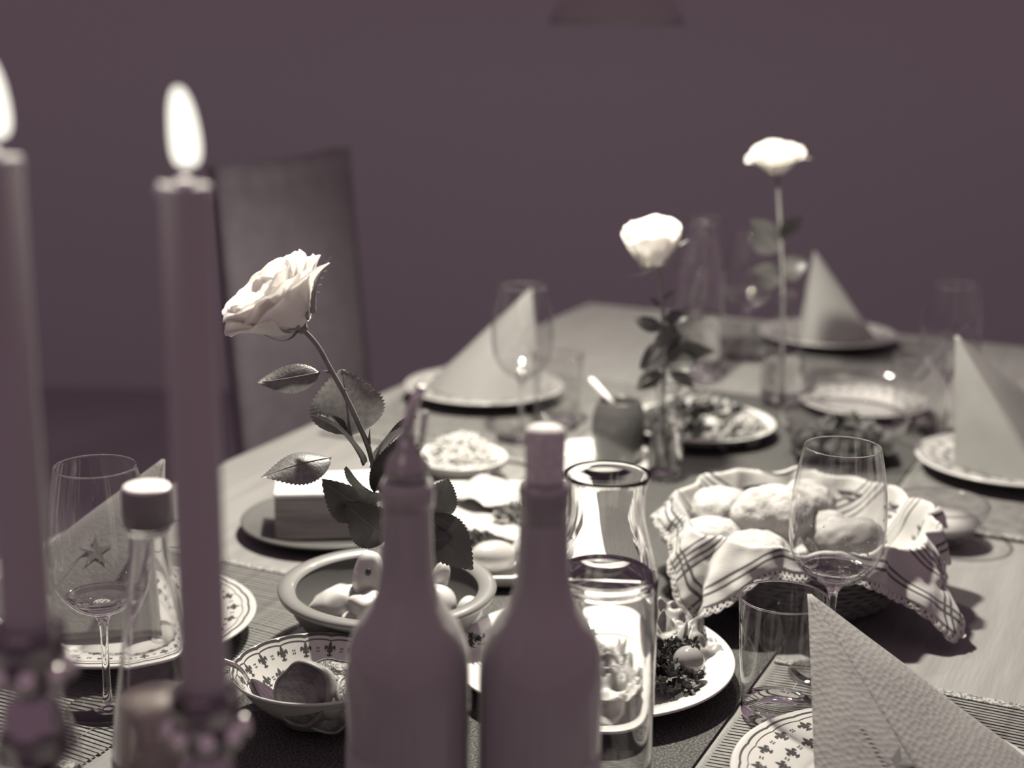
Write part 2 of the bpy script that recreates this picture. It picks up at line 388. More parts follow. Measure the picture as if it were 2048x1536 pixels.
# ------------------------------------------------------------ plates with printed lilies
FLEUR = [
    [(0, 1), (0.13, 0.78), (0.17, 0.6), (0.1, 0.42), (-0.1, 0.42), (-0.17, 0.6), (-0.13, 0.78)],
    [(0.12, 0.42), (0.2, 0.62), (0.34, 0.72), (0.48, 0.66), (0.52, 0.5), (0.44, 0.38), (0.36, 0.5), (0.28, 0.5), (0.22, 0.4), (0.18, 0.34)],
    [(-0.12, 0.42), (-0.18, 0.34), (-0.22, 0.4), (-0.28, 0.5), (-0.36, 0.5), (-0.44, 0.38), (-0.52, 0.5), (-0.48, 0.66), (-0.34, 0.72), (-0.2, 0.62)],
    [(-0.28, 0.3), (-0.28, 0.4), (0.28, 0.4), (0.28, 0.3)],
    [(-0.1, 0.3), (0.1, 0.3), (0.08, 0.15), (0.26, 0.14), (0.22, 0.03), (0.08, 0.06), (0, -0.04), (-0.08, 0.06), (-0.22, 0.03), (-0.26, 0.14), (-0.08, 0.15)],
]
def prof_z(prof, r):
    for (r0, z0), (r1, z1) in zip(prof, prof[1:]):
        if r0 <= r <= r1 + 1e-9 and r1 > r0: return z0 + (z1 - z0) * (r - r0) / (r1 - r0)
    return prof[-1][1]
def dense(prof, k=4):
    out = []
    for (r0, z0), (r1, z1) in zip(prof, prof[1:]):
        for i in range(k): out.append((r0 + (r1 - r0) * i / k, z0 + (z1 - z0) * i / k))
    return out + [prof[-1]]
def smooth_prof(prof, k=6):
    P_ = [Vector((r, z)) for r, z in prof]; out = []
    for i in range(len(P_) - 1):
        p0, p1, p2, p3 = P_[max(i - 1, 0)], P_[i], P_[i + 1], P_[min(i + 2, len(P_) - 1)]
        for j in range(k):
            u = j / k; q = 0.5 * ((2 * p1) + (p2 - p0) * u + (2 * p0 - 5 * p1 + 4 * p2 - p3) * u * u + (3 * p1 - p0 - 3 * p2 + p3) * u ** 3)
            out.append((max(q.x, 0), q.y))
    return out + [(prof[-1][0], prof[-1][1])]
def dish_body(prof, th=0.0032, foot=0.5, n=72):
    R = prof[-1][0]
    under = [(r, max(z - th, 0.0012) if r > R * foot else 0.0012) for r, z in prof]
    top = list(prof); rim = [(R + th * 0.35, prof[-1][1] - th * 0.3), (R + th * 0.2, prof[-1][1] - th * 0.85)]
    m = M(); m.lathe(list(reversed(under[:-1] + [(R - 0.0005, prof[-1][1] - th)] + list(reversed(rim)) )) if False else [(0, 0.0012)] + [q for q in under if q[0] > 0] + list(reversed(rim)) + list(reversed(top)), n)
    return m
def prints(prof, rows, msz, scallop, nsc, band, wave=0.0016):
    """printed lilies, dots, scalloped line and rim band laid on the glaze"""
    e = 0.00035; m = M(); ml = M()
    def pt(r, th): return (r * math.cos(th), r * math.sin(th), prof_z(prof, r) + e)
    for r, cnt, off in rows:
        for k in range(cnt):
            th0 = 2 * PI * (k + off) / cnt
            for poly in FLEUR:
                vs = []
                for x, y in poly:
                    rr = r + (y - 0.45) * msz; vs.append(pt(rr, th0 + x * msz / r))
                m.add(vs, [tuple(range(len(vs)))])
            for dx, dy in ((-1, -1), (1, -1), (-1, 1), (1, 1)):
                rr = r + dy * msz * 0.09; tt = th0 + PI / cnt + dx * msz * 0.09 / r; q = msz * 0.05
                m.add([pt(rr - q, tt - q / r), pt(rr - q, tt + q / r), pt(rr + q, tt + q / r), pt(rr + q, tt - q / r)], [(0, 1, 2, 3)])
    n = nsc * 16
    def sc(th, base, amp):
        return base + amp * abs(math.sin(nsc * th / 2)) ** 0.6
    def strip(mm, f0, f1):
        vs = []; fs = []
        for i in range(n):
            th = 2 * PI * i / n; vs += [pt(f0(th), th), pt(f1(th), th)]
        for i in range(n):
            j = (i + 1) % n; fs.append((2 * i, 2 * i + 1, 2 * j + 1, 2 * j))
        mm.add(vs, fs)
    if scallop:
        strip(m, lambda th: sc(th, scallop, wave) - 0.00035, lambda th: sc(th, scallop, wave) + 0.0003)
    if band:
        strip(m, lambda th: sc(th, band, wave * 0.8) - 0.0007 - 0.0003 * math.sin(th * nsc * 8), lambda th: sc(th, band, wave * 0.8) + 0.0009)
    return m
PLATE = smooth_prof([(0, 0.010), (0.04, 0.010), (0.062, 0.011), (0.070, 0.014), (0.09, 0.0195), (0.118, 0.023)], 5)
BOWLP = smooth_prof([(0, 0.010), (0.03, 0.011), (0.042, 0.017), (0.055, 0.029), (0.068, 0.045)], 5)
def lily_plate(loc, label, rz=0.0, name='dinner_plate', cat='plate', group='lily-patterned dinner plates'):
    t = thing(name, label, cat, loc, rz, group)
    part('plate_body', dish_body(PLATE), MAT['lilychina'], t)
    part('printed_pattern', prints(PLATE, [(0.097, 22, 0), (0.080, 22, 0.5)], 0.0125, 0.105, 22, 0.111), MAT['print_'], t, False)
    return t
Z0 = 0.0042
plNR = lily_plate(P(1785, 1572, 0.02).to_2d().to_3d() + Vector((0, 0, Z0)), 'lily-printed plate at the bottom right under the large folded napkin', rz=0.1)
plNL = dup(plNR, P(252, 1238, 0.02).to_2d().to_3d() + Vector((0, 0, Z0)), 'lily-printed plate behind the candles at the left', 0.5)
plFL = dup(plNR, P(968, 776, 0.02).to_2d().to_3d() + Vector((0, 0, Z0)), 'lily-printed plate under the napkin at the far left seat', 0.2)
plFR = dup(plNR, P(1654, 670, 0.02).to_2d().to_3d() + Vector((0, 0, Z0)), 'lily-printed plate under the napkin at the head of the table', 0.9)
plR = dup(plNR, P(2022, 925, 0.02).to_2d().to_3d() + Vector((0, 0, Z0)), 'lily-printed plate cut by the right picture edge', 0.4)
side = dup(plNR, Vector((0.520, 2.145, 0.002)), 'empty lily-printed plate right of the far clear vase', 0.7); side.scale = (0.8, 0.8, 0.8)

bl_loc = P(632, 1364, 0.035); bl_loc.z = 0.0042
t = thing('patterned_bowl', 'small lily-printed bowl holding dark roast meat and a spoon', 'bowl', bl_loc, 0.1)
part('bowl_body', dish_body(BOWLP, foot=0.45), MAT['lilychina'], t)
part('printed_pattern', prints(BOWLP, [(0.0585, 18, 0), (0.047, 18, 0.5)], 0.0092, 0.0632, 18, 0.0660, 0.0010), MAT['print_'], t, False)
BOWL = bl_loc.copy()

# roast meat pieces in the bowl
def lump(name, label, cat, loc, sc, seed, mt, amp=0.18, fr=1.6, group=None, rot=(0, 0, 0), nu=40, nv=26, fine=0.0, sub=None):
    def fn(q):
        p = q * fr + Vector((seed * 3.1, seed * 1.7, seed)); v = 1 + amp * noise.noise(p) + amp * 0.4 * noise.noise(p * 2.3)
        if fine: v += fine * noise.noise(p * 7)
        return v
    m = M(); m.sphere((0, 0, 0), 1.0, nu, nv, sc, fn)
    o = link(name, m.mesh(name, mt)); o.location = loc; o.rotation_euler = rot
    if label: tag(o, label, cat, group)
    return o
def slice_(loc, r, th, rot, seed, label):
    t = thing('meat_slice', label, 'meat', loc); t.rotation_euler = rot
    def fr(a, k): return 1 + 0.14 * noise.noise(Vector((math.cos(a) * 1.5, math.sin(a) * 1.5, seed))) + 0.03 * noise.noise(Vector((math.cos(a) * 7, math.sin(a) * 7, seed)))
    m = M(); m.lathe([(0, -th / 2), (r * 0.9, -th / 2), (r, -th * 0.2), (r, th * 0.3), (r * 0.93, th / 2), (r * 0.6, th * 0.62), (r * 0.3, th * 0.5), (0, th * 0.6)], 40, rf=fr)
    fl_ = part('flesh', m, MAT['meat'], t)
    m = M(); m.lathe([(r * 0.99, -th * 0.45), (r * 1.035, -th * 0.2), (r * 1.035, th * 0.35), (r * 0.96, th * 0.56), (r * 0.92, th * 0.5)], 40, rf=fr)
    part('rind', m, MAT['meatedge'], fl_)
    return t
slice_(P(612, 1388, 0.045), 0.025, 0.016, (1.15, 0.15, -0.5), 1, 'thick rounded slice of roast meat beside the spoon in the bowl')
slice_(P(665, 1378, 0.047), 0.024, 0.014, (0.55, -0.2, 0.3), 2, 'flatter slice of roast meat lying on top in the bowl')
slice_(P(655, 1408, 0.036), 0.021, 0.014, (1.25, 0.1, 0.2), 3, 'slice of roast meat standing at the front of the bowl')
slice_(P(702, 1400, 0.038), 0.020, 0.013, (0.9, 0.4, 0.8), 4, 'slice of roast meat half hidden behind the left wine bottle')

def spoon(label, tip, end, bowlr=0.018, group=None):
    """tip = centre of the spoon's bowl, end = handle end"""
    t = thing('spoon', label, 'spoon', tip)
    d = (end - tip); L = d.length; d.normalize(); s = d.cross(Vector((0, 0, 1))).normalized(); n = s.cross(d)
    m = M()
    m.grid(lambda u, v: tuple(d * ((v - 0.5) * 2 * bowlr * 1.45) + s * ((u - 0.5) * 2 * bowlr * math.sqrt(max(1 - (2 * v - 1) ** 2, 0)) * (1.0 - 0.15 * (1 - v))) - n * (0.006 * (1 - (2 * u - 1) ** 2) * (1 - (2 * v - 1) ** 2))), 12, 16)
    o = part('spoon_bowl', m, MAT['steel'], t); solid(o, 0.0008, 0)
    pts = []; rad = []
    for i in range(15):
        k = i / 14; pts.append(d * (bowlr * 1.35 + (L - bowlr * 1.35) * k) + n * (0.004 * math.sin(PI * k))); rad.append(0.0016 + 0.0016 * k ** 2)
    m = M(); m.tube(pts, rad, 8); part('handle', m, MAT['steel'], t)
    return t
spoon('steel spoon resting in the small lily-printed bowl', P(541, 1398, 0.030), P(445, 1322, 0.062), 0.0165)

# ------------------------------------------------------------ dark stoneware bowl with pale vegetables
c = P(775, 1181, 0.055); DB = Vector((c.x, c.y, 0.0042))
t = thing('stoneware_bowl', 'wide-rimmed grey stoneware bowl with dark inside, holding pale vegetables', 'bowl', DB)
m = M(); m.lathe([(0, 0), (0.05, 0), (0.052, 0.004), (0.072, 0.016), (0.086, 0.036), (0.090, 0.05)], 72); part('outside', m, MAT['darkplate'], t)
m = M(); m.lathe([(0.088, 0.049), (0.0985, 0.052), (0.0995, 0.055), (0.098, 0.0575), (0.092, 0.0585), (0.085, 0.057), (0.083, 0.054)], 96); part('rim', m, MAT['stone'], t, label='pale glazed rim')
m = M(); m.lathe([(0.084, 0.055), (0.082, 0.045), (0.070, 0.024), (0.05, 0.012), (0, 0.009)], 72); part('inside', m, MAT['stoned'], t)
def vegetable(loc, sc, seed, label, rot, ribs=5, amp=0.10, hole=False, name='vegetable_piece'):
    t = thing(name, label, 'vegetable', loc); t.rotation_euler = rot
    def fn(q):
        a = math.atan2(q.y, q.x); rr = math.hypot(q.x, q.y)
        return (1 - 0.16 * abs(math.sin(ribs * a / 2)) * rr ** 2 + amp * noise.noise(q * 1.4 + Vector((seed, 0, 0)))) * (1 - 0.18 * max(q.z, 0) ** 3)
    m = M(); m.sphere((0, 0, 0), 1.0, 44, 28, sc, fn); part('flesh', m, MAT['pale'], t)
    if hole:
        m = M(); m.sphere((sc[0] * 0.0, -sc[1] * 0.93, sc[2] * 0.25), 0.0028, 10, 8, (1, 0.6, 1.3)); part('hole_shade', m, MAT['print_'], t)  # dark blob stands for the shade inside a hole
    return t
vegetable(P(672, 1213, 0.035), (0.030, 0.019, 0.022), 1, 'ribbed pale vegetable half lying at the left of the stoneware bowl', (0.1, -0.35, 0.35), 6)
vegetable(P(735, 1150, 0.065), (0.015, 0.013, 0.030), 2, 'tall pale vegetable piece with a hole drawn as dark shade standing in the stoneware bowl', (0.0, 0.1, 0.1), 3, 0.12, True)
vegetable(P(738, 1215, 0.04), (0.022, 0.017, 0.018), 3, 'pale hollow vegetable piece beside the left wine bottle neck', (0.3, 0.1, 0.8), 5, 0.2, True)
vegetable(P(722, 1242, 0.028), (0.022, 0.012, 0.011), 4, 'small pale vegetable piece lowest at the front of the stoneware bowl', (0, 0.2, 0.1), 3)
vegetable(P(752, 1118, 0.07), (0.011, 0.011, 0.027), 6, 'slim pale vegetable slice just left of the bottle neck', (0.1, 0.25, 0.0), 2)
def mushroom(loc, s, rot, label):
    t = thing('mushroom', label, 'mushroom', loc); t.rotation_euler = rot
    m = M(); m.lathe([(0, 0), (0.006 * s, 0), (0.0055 * s, 0.008 * s), (0.007 * s, 0.014 * s), (0, 0.014 * s)], 20); part('stalk', m, MAT['pale'], t)
    m = M(); m.lathe([(0.006 * s, 0.013 * s), (0.014 * s, 0.011 * s), (0.0165 * s, 0.015 * s), (0.015 * s, 0.022 * s), (0.009 * s, 0.029 * s), (0, 0.031 * s)], 28); part('mushroom_cap', m, MAT['pale'], t)
mushroom(P(888, 1222, 0.045), 1.15, (0.9, 0.2, -0.6), 'round pale mushroom cap right of the left wine bottle neck')
mushroom(P(921, 1216, 0.04), 0.8, (1.3, -0.9, 0.9), 'small pale mushroom lying on its side against the bowl rim')
vegetable(P(873, 1168, 0.066), (0.010, 0.012, 0.028), 8, 'pale wedge standing in the stoneware bowl under the dark leaf', (0.2, 0.35, 0), 2)
vegetable(P(905, 1237, 0.03), (0.016, 0.012, 0.010), 9, 'pale vegetable piece under the two mushrooms', (0, 0, 0.4), 3)

# ------------------------------------------------------------ layered cheese block on dark plate
c = P(660, 1040, 0.012); CB = Vector((c.x, c.y, 0.0))
t = thing('dark_plate', 'round dark plate under the block of cheese', 'plate', CB)
pd = smooth_prof([(0, 0.007), (0.06, 0.007), (0.08, 0.010), (0.098, 0.016)], 4)
part('plate_body', dish_body(pd), MAT['darkplate'], t)
bc = P(655, 1020, 0.03)
t = thing('cheese_block', 'thick layered block of pale cheese on the dark plate', 'cheese', (bc.x, bc.y, 0.0075), math.radians(6))
hb = 0.048
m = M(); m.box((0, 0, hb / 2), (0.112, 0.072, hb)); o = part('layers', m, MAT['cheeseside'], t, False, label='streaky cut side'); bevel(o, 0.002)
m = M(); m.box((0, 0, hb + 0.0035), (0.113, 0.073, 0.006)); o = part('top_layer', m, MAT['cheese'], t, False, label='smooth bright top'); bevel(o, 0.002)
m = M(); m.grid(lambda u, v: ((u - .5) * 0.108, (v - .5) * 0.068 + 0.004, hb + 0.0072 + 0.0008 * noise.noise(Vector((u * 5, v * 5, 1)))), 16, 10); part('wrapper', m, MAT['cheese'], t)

# ------------------------------------------------------------ white serving platter with eggs, herbs and slices
def rrect_ring(a, b, r, n=8):
    out = []
    for cx, cy, a0 in ((a - r, b - r, 0), (-(a - r), b - r, PI / 2), (-(a - r), -(b - r), PI), (a - r, -(b - r), 1.5 * PI)):
        for i in range(n + 1): out.append((cx + r * math.cos(a0 + i * PI / 2 / n), cy + r * math.sin(a0 + i * PI / 2 / n)))
    return out
def rrect_dish(a, b, r, prof):
    """prof: list of (inset, z) from underside centre outwards and back in along the top"""
    m = M(); rings = [[(x, y, z) for x, y in rrect_ring(a - i, b - i, max(r - i, 0.004))] for i, z in prof]
    n = len(rings[0]); vs = [p for rg in rings for p in rg]; fs = []
    for k in range(len(rings) - 1):
        for i in range(n):
            j = (i + 1) % n; fs.append((k * n + i, k * n + j, (k + 1) * n + j, (k + 1) * n + i))
    fs.append(tuple(range(n - 1, -1, -1))); fs.append(tuple((len(rings) - 1) * n + i for i in range(n)))
    return m.add(vs, fs)
c = P(1012, 1060, 0.02)
t = thing('serving_platter', 'white rectangular serving platter behind the right wine bottle', 'platter', (0.005, 1.565, 0.002), math.radians(3))
part('platter_body', rrect_dish(0.092, 0.158, 0.022, [(0.02, 0), (0.006, 0.006), (0, 0.016), (0.001, 0.0185), (0.004, 0.018), (0.016, 0.009), (0.03, 0.008)]), MAT['china'], t)
def ruffled(loc, r, seed, mt, label, cat, name, rot=(0, 0, 0), amp=0.25, n=14, group=None, thick=0.0006):
    def fn(u, v):
        a = 2 * PI * u; rr = r * v * (1 + 0.14 * noise.noise(Vector((math.cos(a) * 2, math.sin(a) * 2, seed))))
        z = r * amp * v ** 1.5 * (math.sin(a * 5 + seed) * 0.5 + noise.noise(Vector((math.cos(a) * 3 * v, math.sin(a) * 3 * v, seed * 2))) * 1.6)
        return (rr * math.cos(a), rr * math.sin(a), z)
    m = M(); m.grid(fn, n * 4, n)
    o = link(name, m.mesh(name, mt)); o.location = loc; o.rotation_euler = rot; solid(o, thick, 0)
    if label: tag(o, label, cat, group)
    return o
ruffled(P(960, 1010, 0.03), 0.058, 3, MAT['ham'], 'large pale folded slice at the back left of the white platter', 'cold cut', 'cold_cut', (0.1, -0.05, 0.4), 0.10)
ruffled(P(1010, 990, 0.033), 0.060, 5, MAT['ham'], 'pale slice folded over at the back right of the white platter', 'cold cut', 'cold_cut', (0.15, 0.08, 1.4), 0.10)
ruffled(P(1000, 1050, 0.028), 0.045, 9, MAT['ham'], 'pale slice at the middle of the white platter', 'cold cut', 'cold_cut', (0.05, 0.0, 2.4), 0.12)
lump('boiled_egg', 'smooth pale egg lying at the near end of the white platter', 'egg', P(988, 1112, 0.028), (0.026, 0.017, 0.016), 2, MAT['egg'], 0.03, 0.8, rot=(0, 0.1, 0.45))
lump('boiled_egg', 'second pale egg half hidden by the right wine bottle', 'egg', P(1060, 1100, 0.028), (0.024, 0.017, 0.016), 4, MAT['egg'], 0.03, 0.8, rot=(0, 0.1, 0.9))
def herb(loc, r, seed, label, n=26, mt='parsley', cat='herb', name='parsley_sprig', group=None, flat=0.6, lr=0.32):
    """a curly sprig: stalk and many little ruffled leaflets joined as one mass"""
    rnd = random.Random(seed); t = thing(name, label, cat, loc, 0, group)
    m = M()
    for k in range(n):
        a = rnd.uniform(0, 2 * PI); q = r * math.sqrt(rnd.random()); z = r * flat * rnd.random() * (1.2 - q / r)
        ctr = Vector((q * math.cos(a), q * math.sin(a), z + 0.002)); s = r * lr * rnd.uniform(0.7, 1.3)
        ax = Vector((rnd.uniform(-1, 1), rnd.uniform(-1, 1), rnd.uniform(0.2, 1))).normalized(); e1 = ax.orthogonal().normalized(); e2 = ax.cross(e1)
        ns = 11; vs = [ctr]; ph = rnd.random() * 6
        for i in range(ns * 2):
            b = 2 * PI * i / (ns * 2); rr = s * (1 if i % 2 else 0.62); vs.append(ctr + (e1 * math.cos(b) + e2 * math.sin(b)) * rr + ax * (s * 0.35 * math.sin(3 * b + ph)))
        m.add(vs, [(0, 1 + i, 1 + (i + 1) % (ns * 2)) for i in range(ns * 2)])
    o = part('leaflets', m, MAT[mt], t, False, stuff=True)
    m = M(); m.tube([(0, 0, 0.001), (r * 0.5, -r * 0.3, r * 0.25), (r * 0.9, -r * 0.6, r * 0.15)], 0.0007, 6); part('stalk', m, MAT['leaf'], t)
    return t
herb(P(905, 1078, 0.03), 0.020, 11, 'grey-green parsley at the left edge of the white platter', 30)
herb(P(945, 1083, 0.03), 0.017, 12, 'parsley next to the pale egg on the white platter', 26)
herb(P(1022, 1030, 0.035), 0.016, 13, 'leafy herb standing beside the right wine bottle neck', 18, mt='leaf', lr=0.5)

# shredded cheese dish
c = Vector((-0.063, 1.79, 0.0)); 
t = thing('shallow_dish', 'small white dish heaped with shredded cheese, far left of the jar', 'dish', c)
sd = smooth_prof([(0, 0.012), (0.03, 0.013), (0.045, 0.02), (0.058, 0.032)], 4)
part('dish_body', dish_body(sd, foot=0.5), MAT['china'], t)
rnd = random.Random(5); m = M()
for k in range(420):
    a = rnd.uniform(0, 2 * PI); q = 0.054 * math.sqrt(rnd.random()); z = 0.022 + 0.036 * (1 - (q / 0.054) ** 1.6) * rnd.uniform(0.75, 1.05)
    d = Vector((rnd.uniform(-1, 1), rnd.uniform(-1, 1), rnd.uniform(-0.5, 0.5))).normalized() * rnd.uniform(0.008, 0.018); p = Vector((q * math.cos(a), q * math.sin(a), z)); b = Vector((0, 0, rnd.uniform(-0.003, 0.004)))
    m.tube([p - d * .5, p + b, p + d * .5], 0.0014, 4)
o = tag(link('shredded_cheese', m.mesh('shredded_cheese', MAT['shred'], False), None, c + Vector((0, 0, 0))), 'heap of shredded pale cheese in the small white dish', 'cheese'); o['kind'] = 'stuff'

# plate under the dark jar
t = thing('saucer', 'round white plate under the dark jar', 'plate', (0.108, 1.845, 0.002))
part('plate_body', dish_body(smooth_prof([(0, 0.007), (0.05, 0.007), (0.06, 0.010), (0.078, 0.015)], 4)), MAT['china'], t)
jp = Vector((0.137, 1.845, 0.0095))
t = thing('dark_jar', 'dark glass jar with a light handle sticking out, behind the carafe', 'jar', jp)
m = M(); m.lathe(smooth_prof([(0, 0), (0.026, 0), (0.0285, 0.004), (0.0325, 0.025), (0.0345, 0.048), (0.0325, 0.066), (0.0285, 0.077), (0.0275, 0.080)], 3), 48); m.lathe([(0.0275, 0.080), (0.0262, 0.081), (0.0252, 0.079), (0.0262, 0.07)], 48)
part('jar_body', m, MAT['jar'], t)
m = M(); m.lathe([(0, 0.070), (0.018, 0.0705), (0.0265, 0.070)], 40); part('contents', m, MAT['darkplate'], t)
def stick(name, label, cat, a, b, r, mt, parts=True):
    t = thing(name, label, cat, a); d = b - a
    m = M(); m.tube([(0, 0, 0), d * 0.45], r * 0.6, 8); part('shaft', m, MAT['steel'], t)
    m = M(); m.tube([d * 0.4, d * 0.6, d * 0.9, d], [r * 0.8, r, r * 1.1, r * 0.7], 10); part('handle', m, mt, t)
stick('jam_spoon', 'pale-handled spoon leaning out of the dark jar', 'spoon', jp + Vector((0.012, -0.004, 0.055)), W(1180, 757, 1.87), 0.0040, MAT['handle'])

# ------------------------------------------------------------ round dinner platter with lettuce, parsley, tomato
c = P(1183, 1318, 0.018); PL = Vector((c.x, c.y, 0.0018)); RP = 0.124
t = thing('round_platter', 'large plain white plate with salad seen through the carafe', 'plate', PL)
part('plate_body', dish_body(smooth_prof([(0, 0.008), (0.08, 0.008), (0.092, 0.011), (0.108, 0.018), (RP, 0.022)], 4), n=96), MAT['china'], t)
lt = [(1345, 1255, 0.03, 'at the back right of the plain white plate'), (1372, 1290, 0.028, 'behind the cherry tomato'), (1290, 1275, 0.03, 'just right of the carafe edge, behind the parsley'),
      (1180, 1285, 0.03, 'seen through the carafe at the middle of the plate'), (1235, 1330, 0.028, 'seen through the right half of the carafe'), (1120, 1330, 0.028, 'between the wine bottle shoulder and the carafe')]
for k, (x, y, z, lab) in enumerate(lt):
    ruffled(P(x, y, z), 0.030 + 0.004 * (k % 3), 20 + k, MAT['lettuce'], 'ruffled pale lettuce leaf ' + lab, 'lettuce', 'lettuce_leaf', (0.5 - 0.12 * k, 0.25 * (-1) ** k, k * 1.3), 0.35, 16)
herb(P(1345, 1362, 0.02), 0.024, 31, 'dark curly parsley in front of the cherry tomato', 60, flat=0.5)
herb(P(1322, 1345, 0.025), 0.020, 32, 'dark curly parsley right beside the carafe edge', 50)
herb(P(1358, 1302, 0.03), 0.018, 33, 'dark curly parsley behind the cherry tomato', 44)
tp = P(1377, 1322, 0.034)
t = thing('cherry_tomato', 'shiny round cherry tomato on parsley at the right of the plain plate', 'tomato', tp)
m = M(); m.sphere((0, 0, 0), 0.0135, 32, 20, (1, 1, 0.96)); part('flesh', m, MAT['tomato'], t)
m = M(); m.sphere((0.003, 0.0005, 0.013), 0.0013, 8, 6); part('stem_scar', m, MAT['print_'], t)
for k, (x, y, lab) in enumerate([(1220, 1380, 'leaning at the front of the plain plate behind the carafe'), (1150, 1365, 'beside the right wine bottle on the plain plate')]):
    ruffled(P(x, y, 0.025), 0.030, 60 + k, MAT['ham'], 'pale folded slice ' + lab, 'cold cut', 'cold_cut', (0.3, 0.2, k * 2.0), 0.2)
herb(P(1290, 1305, 0.03), 0.012, 35, 'small leaf cluster seen through the right side of the carafe', 14)
herb(P(955, 1290, 0.03), 0.012, 36, 'small parsley tuft between the two wine bottles', 14)
# ------------------------------------------------------------ bread basket, cloth, rolls
BK = Vector((0.293, 1.430, 0.0)); BR = 0.126; RZ = 0.080
t = thing('bread_basket', 'round dark wicker basket lined with a striped cloth', 'basket', BK)
m = M(); m.lathe([(0, 0.003), (0.085, 0.003), (0.088, 0.006), (0, 0.006)], 48); part('base', m, MAT['wicker'], t)
for k in range(13):
    z = 0.006 + k * 0.0056; r = 0.088 + (BR - 0.088) * (k / 12) ** 0.7; m = M(); n = 72
    m.tube([((r + 0.0016 * (1 if (i + k) % 2 else -1)) * math.cos(2 * PI * i / n), (r + 0.0016 * (1 if (i + k) % 2 else -1)) * math.sin(2 * PI * i / n), z) for i in range(n + 1)], 0.0028, 5, False)
    part('wicker_coil', m, MAT['wicker'], t)
hc = 0.184; ang = math.radians(267 - 270)
ex = Vector((math.cos(ang), math.sin(ang), 0)); ey = Vector((-math.sin(ang), math.cos(ang), 0))
def cloth_pt(s, tt):
    """s,tt in metres on the flat cloth -> draped"""
    rho = math.hypot(s, tt); th = math.atan2(tt, s)
    r_in, r_rim = 0.085, BR + 0.004; arc = math.hypot(r_rim - r_in, RZ - 0.012)
    fold = noise.noise(Vector((math.cos(th) * 2.2, math.sin(th) * 2.2, 4.0)))
    if rho < r_in: r = rho; z = 0.012
    elif rho < r_in + arc:
        k = (rho - r_in) / arc; r = r_in + (r_rim - r_in) * k; z = 0.012 + (RZ - 0.012) * k * (0.6 + 0.4 * k) + 0.006 * k
    else:
        e = rho - r_in - arc; r = r_rim + 0.42 * e + 0.10 * e * math.sin(th * 9 + 1) + 0.25 * e * fold; z = RZ + 0.006 - 0.86 * e
        if z < 0.006: r += (0.006 - z) * 0.8; z = 0.005
    amp = max(0, rho - 0.07) * 0.16
    wob = noise.noise(Vector((s * 24, tt * 24, 2.0))) * 0.7 + noise.noise(Vector((s * 55, tt * 55, 7.0))) * 0.35 + 0.5 * math.sin(th * 14 + 3 * fold)
    r += amp * wob * 0.55; z += amp * 0.42 * noise.noise(Vector((s * 20, tt * 20, 9.0)))
    if z < 0.0045: z = 0.0045
    p = ex * (r * math.cos(th)) + ey * (r * math.sin(th)); return Vector((p.x, p.y, z))
t = thing('basket_cloth', 'striped linen cloth with a scalloped lace edge lining the bread basket', 'cloth', BK + Vector((0, 0, 0.004)))
m = M(); m.grid(lambda u, v: tuple(cloth_pt((u * 2 - 1) * hc, (v * 2 - 1) * hc)), 150, 150, uv=True); o = part('linen', m, CLOTH, t); solid(o, 0.0009, 1)
m = M(); per = 56
def lace_fn(edge):
    def fn(u, v):
        q = (u * 2 - 1) * hc; w_ = 0.009 * v * (0.78 + 0.22 * abs(math.sin(u * per * PI / 2)))
        s, tt = {0: (q, -hc - w_), 1: (q, hc + w_), 2: (-hc - w_, q), 3: (hc + w_, q)}[edge]
        return tuple(cloth_pt(s, tt))
    return fn
for e in range(4): m.grid(lace_fn(e), per * 6, 6, skip=lambda i, j: (i % 6 in (0, 5) and j in (1, 2)) or (i % 6 in (2, 3) and j == 4))
o = part('lace_edge', m, LACE, t); solid(o, 0.0009, 0)
rolls = [(1424, 1086, 0.070, 0.040, 0.034, 0.026, 0.2, 'floured bread roll at the front left of the basket'),
         (1512, 1112, 0.072, 0.036, 0.034, 0.024, 0.0, 'floured bread roll with a swirled top at the front of the basket'),
         (1548, 1035, 0.092, 0.045, 0.036, 0.034, 0.3, 'largest floured roll in the middle of the basket'),
         (1436, 1022, 0.074, 0.036, 0.032, 0.026, 0.8, 'bread roll at the back left, in shadow'),
         (1612, 1010, 0.088, 0.034, 0.030, 0.026, 1.1, 'bread roll behind the wine glass at the back of the basket'),
         (1655, 1068, 0.078, 0.028, 0.026, 0.024, 0.1, 'small floured roll seen through the left of the wine glass'),
         (1700, 1082, 0.080, 0.038, 0.025, 0.024, 0.35, 'smooth darker oval roll seen through the wine glass')]
for k, (x, y, z, a_, b_, c_, rz, lab) in enumerate(rolls):
    def fn(q, k=k):
        p = q * 1.2 + Vector((k * 5.1, k, k * 2)); return 1 + 0.10 * noise.noise(p) + 0.05 * noise.noise(p * 3) + (0.02 * noise.noise(p * 9) if k != 6 else 0) + (0.02 * math.sin(14 * math.hypot(q.x, q.y) + 2 * math.atan2(q.y, q.x)) * max(q.z, 0) if k == 1 else 0)
    m = M(); m.sphere((0, 0, 0), 1, 56, 36, (a_, b_, c_), fn)
    o = link('bread_roll', m.mesh('bread_roll', MAT['breadd' if k == 6 else 'bread'])); o.location = P(x, y, z - 0.012); o.rotation_euler = (0, 0, rz); tag(o, lab, 'bread roll', 'bread rolls in the basket')
stickp = P(1865, 1150, 0.03)
m = M(); m.tube([(0, 0, 0), (0.018, -0.004, -0.0025), (0.035, -0.012, -0.004)], 0.0013, 6); 
tag(link('wooden_pick', m.mesh('wooden_pick', MAT['skewer']), None, P(1806, 1162, 0.045)), 'thin pale pick stuck in the right side of the basket cloth', 'pick')

